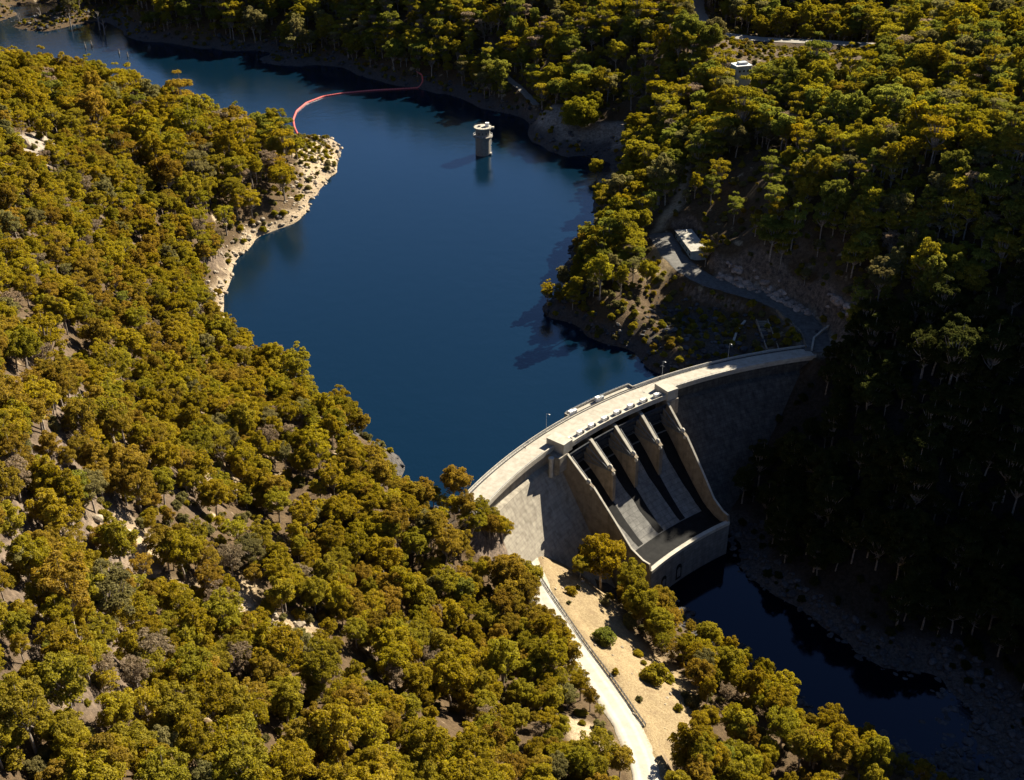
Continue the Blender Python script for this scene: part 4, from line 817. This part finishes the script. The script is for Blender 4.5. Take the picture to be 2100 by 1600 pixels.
pts = scatter(5.7); z = height(pts[:, 0], pts[:, 1]); k = allowed(pts, z); pts, z = pts[k], z[k]
# openings where the slope shows through
op = fbm(pts[:, 0]/26, pts[:, 1]/26, 91, 3); k = (op < .19) & (rng.random(len(pts)) < .93)
for poly, keep in THIN: k &= ~(in_poly(pts[:, 0], pts[:, 1], poly) & (rng.random(len(pts)) > keep))
far = pts[:, 1] > 620; k &= ~(far & (rng.random(len(pts)) > .42)); rt_ = (pts[:, 0] > 60) & ~far; k &= ~(rt_ & (rng.random(len(pts)) > .68))
pts, z = pts[k], z[k]; far = far[k]
n = len(pts)
leftside = pts[:, 0] < (40-.0*pts[:, 1]); leftside &= pts[:, 1] < 640+(-pts[:, 0]).clip(0)*.7; leftside |= 65*(pts[:, 1]-395)+89*(pts[:, 0]-94) < 0
gor = fbm(pts[:, 0]/60, pts[:, 1]/60, 15, 3)
kind = np.where(leftside, rng.choice(7, n, p=[.46, .12, .31, .01, .05, 0, .05]), rng.choice(7, n, p=[.08, .01, .48, .31, .09, .0, .03]))
kind = np.where(leftside & (gor > .12) & (rng.random(n) < .5), 1, kind)
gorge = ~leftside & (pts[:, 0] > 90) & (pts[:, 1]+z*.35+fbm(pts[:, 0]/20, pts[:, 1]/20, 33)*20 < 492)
kind = np.where(gorge, 5, kind)  # gorge trees take the leaf colour with shade painted in
shape = rng.integers(0, 6, n); shape = np.where(kind == 6, 4, shape)
scl = np.clip(rng.normal(.76, .23, n), .40, 1.35)*np.where(far, 1.65, 1.0)*np.where(leftside | (pts[:, 1] > 620), 1.0, 1.38)
rot = rng.uniform(0, 2*math.pi, n)
# hand-placed trees that the photograph shows standing apart
for (x, y, kd, sh_, sc_) in SOLO:
    pts = np.r_[pts, [[x, y]]]; z = np.r_[z, gz(x, y)]; kind = np.r_[kind, kd]; shape = np.r_[shape, sh_]; scl = np.r_[scl, sc_]; rot = np.r_[rot, rng.uniform(0, 6)]
nsolo = len(SOLO); n = len(pts)
px, py, cc = project(pts[:, 0], pts[:, 1], z+9*scl)
inframe = (px > 5) & (px < 2095) & (py > 5) & (py < 1595)
size = scl/cc*inframe
size[-nsolo:] = 9
order = np.argsort(-size); BIG = order[:300]; REST = order[300:]
print('trees', n)
LM = [('the bottom left corner', 0, 1600), ('the fence end', 1330, 1500), ('the road at the bottom edge', 1330, 1600),
      ('the road middle', 1180, 1350), ('the road top', 1085, 1150), ('the left end of the dam crest', 960, 1030),
      ('the spillway foot', 1335, 1190), ('the bottom right corner', 2050, 1580), ('the river', 1560, 1400),
      ('the bottom centre edge', 1050, 1590), ('the left third of the bottom edge', 640, 1590), ('the left edge below mid-height', 0, 1100),
      ('the lower left edge', 0, 1350), ('the left slope rock opening', 300, 1140), ('the lower left bare patch', 560, 1310),
      ('the dark gully', 420, 1070), ('the near lake bend', 740, 880), ('the photo centre', 1050, 800), ('the small patch below the gully', 520, 1200),
      ('the lower left quarter middle', 800, 1300)]
def describe(idx):
    """a label for each single tree: colour, size, and its rank by distance from a thing one can find in the picture"""
    ordn = ['nearest', 'second nearest', 'third nearest', 'fourth nearest', 'fifth nearest', 'sixth nearest', 'seventh nearest', 'eighth nearest', 'ninth nearest', 'tenth nearest', 'eleventh nearest', 'twelfth nearest']
    med = np.median(scl[idx]); buckets = {}
    for i in idx:
        d = [math.hypot(px[i]-a, py[i]-b) for _, a, b in LM]; m = int(np.argmin(d))
        s = 'large' if scl[i] > med*1.12 else ('small' if scl[i] < med*.88 else 'mid-sized')
        sd = 'left of' if px[i] < LM[m][1] else 'right of'
        if LM[m][1] < 10: sd = 'above' if py[i] < LM[m][2] else 'below'
        if 'corner' in LM[m][0] or 'bottom edge' in LM[m][0] or 'bottom centre' in LM[m][0]: sd = 'above' if abs(px[i]-LM[m][1]) < abs(py[i]-LM[m][2]) else sd
        buckets.setdefault((s, KINDS[kind[i]][0], m, sd), []).append((d[m], i))
    out = {}
    for (s, c, m, sd), l in buckets.items():
        l.sort()
        for k, (_, i) in enumerate(l):
            r = ordn[min(k, 11)]
            out[i] = f'{r} {s} {c} gum tree {sd} {LM[m][0]}' if len(l) > 1 else f'only {s} {c} gum tree just {sd} {LM[m][0]}'
    return out
LAB = describe([i for i in BIG if i < n-nsolo])
for q, i in enumerate(range(n-nsolo, n)): LAB[i] = SOLOLAB[q]
for i in BIG:
    t = bpy.data.objects.new('gum_tree', None); COL.objects.link(t); t.empty_display_size = .5
    t.location = (pts[i, 0], pts[i, 1], z[i]); t.rotation_euler = (0, 0, rot[i]); t.scale = (scl[i],)*3
    tag(t, LAB[i], 'tree', 'gum trees on the valley slopes')
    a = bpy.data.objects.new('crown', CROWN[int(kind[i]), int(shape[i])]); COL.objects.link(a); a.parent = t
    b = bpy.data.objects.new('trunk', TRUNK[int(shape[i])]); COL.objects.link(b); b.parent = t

# the rest of the forest, and other stuff nobody could count, by instances on points
def instancer(name, P, S, R, I, templates, label, cat):
    lib = bpy.data.collections.new(name+'_templates')
    for k, me in enumerate(templates):
        lib.objects.link(bpy.data.objects.new('%s_template_%02d' % (name, k), me))
    me = bpy.data.meshes.new(name); me.vertices.add(len(P)); me.vertices.foreach_set('co', np.asarray(P, np.float32).ravel())
    for nm, ty, v in (('sc', 'FLOAT', S), ('ry', 'FLOAT', R), ('ix', 'INT', I)):
        a = me.attributes.new(nm, ty, 'POINT'); a.data.foreach_set('value', np.asarray(v, np.float32 if ty == 'FLOAT' else np.int32))
    o = link(name, me); tag(o, label, cat, kind='stuff')
    ng = bpy.data.node_groups.new(name, 'GeometryNodeTree')
    ng.interface.new_socket('Geometry', in_out='INPUT', socket_type='NodeSocketGeometry'); ng.interface.new_socket('Geometry', in_out='OUTPUT', socket_type='NodeSocketGeometry')
    gi = ng.nodes.new('NodeGroupInput'); go = ng.nodes.new('NodeGroupOutput')
    ci = ng.nodes.new('GeometryNodeCollectionInfo'); ci.inputs[0].default_value = lib; ci.inputs['Separate Children'].default_value = True; ci.inputs['Reset Children'].default_value = True
    ip = ng.nodes.new('GeometryNodeInstanceOnPoints')
    def attr(nm, ty):
        q = ng.nodes.new('GeometryNodeInputNamedAttribute'); q.data_type = ty; q.inputs[0].default_value = nm
        return [s for s in q.outputs if s.enabled][0]
    cx = ng.nodes.new('ShaderNodeCombineXYZ')
    ng.links.new(gi.outputs[0], ip.inputs['Points']); ng.links.new(ci.outputs[0], ip.inputs['Instance']); ip.inputs['Pick Instance'].default_value = True
    ng.links.new(attr('ix', 'INT'), ip.inputs['Instance Index']); ng.links.new(attr('ry', 'FLOAT'), cx.inputs[2]); ng.links.new(cx.outputs[0], ip.inputs['Rotation'])
    ng.links.new(attr('sc', 'FLOAT'), ip.inputs['Scale']); ng.links.new(ip.outputs[0], go.inputs[0])
    md = o.modifiers.new('instances', 'NODES'); md.node_group = ng
    return o
temps = [crown_mesh(SHAPES[s], [LEAF[k], BARK], True) for k in range(len(KINDS)) for s in range(6)]
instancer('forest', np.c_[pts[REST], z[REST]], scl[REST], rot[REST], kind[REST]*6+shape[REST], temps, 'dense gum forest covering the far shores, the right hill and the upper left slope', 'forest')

# undergrowth
up = scatter(4.6); uz = height(up[:, 0], up[:, 1]); x, y = up.T
upx, upy, uc = project(x, y, uz)
ok = (upx > -200) & (upx < 2300) & (upy > -60) & (upy < 1750) & ~(lake_side(x, y) & (uz < 1.2)) & ~(~lake_side(x, y) & (uz < -48.5))
r_ = np.hypot(x-C0[0], y-C0[1]); th_ = np.degrees(np.arctan2(y-C0[1], x-C0[0]))
ok &= ~((r_ > 225) & (r_ < 246) & (th_ > 102) & (th_ < 160)) & ~((r_ > 176) & (r_ < 246) & (th_ > 121) & (th_ < 143)) & ~((r_ > 200) & (th_ >= 143) & (th_ < 160) & (r_ < 232) & (uz < 6))
for path, hw, bl, dz in PATHS:
    d, _ = path_dist(x, y, path); ok &= d > hw+.3
prob = np.full(len(up), .42)
for poly, p_ in BUSHP: prob = np.where(in_poly(x, y, poly), p_, prob)
ok &= rng.random(len(up)) < prob
up, uz = up[ok], uz[ok]; m_ = len(up)
bt = [crown_mesh(BUSHES[b], [LEAF[k], BARK], True) for k in (0, 2, 4, 1, 5) for b in (0, 1)]  # last pair is gorge scrub, its leaves darkened to stand for shade
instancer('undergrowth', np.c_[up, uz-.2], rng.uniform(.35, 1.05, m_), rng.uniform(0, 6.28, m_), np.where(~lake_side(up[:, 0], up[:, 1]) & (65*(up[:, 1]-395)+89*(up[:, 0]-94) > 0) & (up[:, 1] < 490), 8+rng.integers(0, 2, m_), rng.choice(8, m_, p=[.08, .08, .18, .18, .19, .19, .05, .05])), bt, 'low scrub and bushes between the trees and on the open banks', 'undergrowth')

# rubble
def rock_mesh(seed, m, flat=.7):
    r = np.random.default_rng(seed); bm = bmesh.new(); bmesh.ops.create_icosphere(bm, subdivisions=2, radius=1)
    off = r.uniform(0, 50, 3); ax = r.normal(size=(7, 3)); ax /= np.linalg.norm(ax, axis=1)[:, None]; cut = r.uniform(.55, .85, 7)
    for v in bm.verts:
        c = np.array(v.co)
        for a, q in zip(ax, cut):
            d = c@a
            if d > q: c = c-a*(d-q)
        v.co = Vector(c*np.array([1.15, .9, flat]))
    me = bpy.data.meshes.new('rock'); bm.to_mesh(me); bm.free(); me.materials.append(m); return me
def rubble(name, area_fn, sp, smin, smax, m, label, prob=.6):
    p = scatter(sp) if sp > 2.5 else None
    if p is None:
        x0, x1, y0, y1 = area_fn(None, None, None); xs, ys = np.meshgrid(np.arange(x0, x1, sp), np.arange(y0, y1, sp)); p = np.c_[xs.ravel(), ys.ravel()]+rng.uniform(-.5, .5, (xs.size, 2))*sp
    zz = height(p[:, 0], p[:, 1]); ok = area_fn(p[:, 0], p[:, 1], zz) & (rng.random(len(p)) < prob)
    p, zz = p[ok], zz[ok]; n_ = len(p)
    s = smin+(smax-smin)*rng.random(n_)**3
    instancer(name, np.c_[p, zz+s*.1], s, rng.uniform(0, 6.28, n_), rng.integers(0, 5, n_), [rock_mesh(100+k, m) for k in range(5)], label, 'rocks')
def a_left(x, y, z):
    if x is None: return -200, -90, 480, 860
    return lake_side(x, y) & (z > -.6) & (z < 8) & (x < -60)
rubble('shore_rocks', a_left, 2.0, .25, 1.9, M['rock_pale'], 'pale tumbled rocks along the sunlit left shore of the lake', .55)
def a_far(x, y, z):
    if x is None: return -420, 90, 700, 1200
    return lake_side(x, y) & (z > -.6) & (z < 10) & ((x > -60) | (y > 860))
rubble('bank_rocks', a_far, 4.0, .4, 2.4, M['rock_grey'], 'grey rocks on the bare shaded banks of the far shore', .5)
def a_bank(x, y, z):
    if x is None: return 10, 150, 470, 640
    return lake_side(x, y) & (z > -.6) & (z < 8) & (x > 10)
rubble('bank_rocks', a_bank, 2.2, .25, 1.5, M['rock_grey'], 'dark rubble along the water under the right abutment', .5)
def a_riv(x, y, z):
    if x is None: return 60, 260, 210, 430
    return ~lake_side(x, y) & (z > -51.3) & (z < -44.5)
rubble('river_rocks', a_riv, 2.0, .4, 2.3, M['rock_grey'], 'grey boulders and rubble along both edges of the dark river', .7)
def a_slope(x, y, z):
    if x is None: return 0, 120, 200, 390
    return in_poly(x, y, GRASS)
rubble('slope_stones', a_slope, 2.4, .1, .8, M['rock_pale'], 'small pale stones scattered on the dry grass below the road', .12)
def a_open(x, y, z):
    if x is None: return -230, 10, 150, 520
    q = np.zeros(x.shape, bool)
    for poly in OUTCROP: q |= in_poly(x, y, poly)
    return q
rubble('outcrop_rocks', a_open, 2.2, .3, 2.0, M['rock_pale'], 'broken pale rock in the openings of the left slope', .5)

def a_cliff(x, y, z):
    if x is None: return 90, 210, 480, 600
    return in_poly(x, y, CLIFF)
rubble('cut_rocks', a_cliff, 2.0, 1.2, 3.3, M['rock_brown'], 'broken brown rock face of the road cutting above the bench', .8)

# boulders one can tell apart
for (x, y, s, mk, lab) in BOULD:
    o = link('boulder', rock_mesh(int(200+x*3+y) % 997, M[mk], .75)); zz = max(gz(x, y), 0 if lake_side(np.array([x]), np.array([y]))[0] else -50)
    o.location = (x, y, zz+s*.25); o.scale = (s, s*.85, s); o.rotation_euler = (0, 0, x); tag(o, lab, 'boulder', 'boulders on the banks')
# bushes standing apart on the dry grass
for (x, y, s, k, b, lab) in BUSH:
    t = empty('bush', (x, y, gz(x, y)-.1), x, lab, 'bush', 'bushes on the dry grass slope'); t.scale = (s,)*3
    for nm, me in (('crown', BCROWN[k, b]), ('stem', BTRUNK[b])):
        o = bpy.data.objects.new(nm, me); COL.objects.link(o); o.parent = t
# drowned dead trees
def snag(x, y, h, seed, lab):
    r = random.Random(seed); t = empty('dead_tree', (x, y, -2), r.random()*6, lab, 'dead tree', 'drowned dead trees in the upper arm')
    MB().tube([(0, 0, 0), (.3, 0, h*.5), (.1, .2, h)], [.8, .6, .25], 6).build('trunk', M['snag'], t)
    for k in range(5 if h > 9 else 2):
        a = r.random()*6.28; z0 = h*(.4+.5*r.random()); l = h*.2*(1.2-z0/h)*2
        MB().tube([(.2, 0, z0), (l*math.cos(a)*.6, l*math.sin(a)*.6, z0+l*.5), (l*math.cos(a), l*math.sin(a), z0+l*.9)], [.3, .2, .1], 5).build('branch', M['snag'], t)
for k, (x, y, h, lab) in enumerate(SNAG): snag(x, y, h*1.25, k, lab)
print('objects', len(bpy.data.objects))
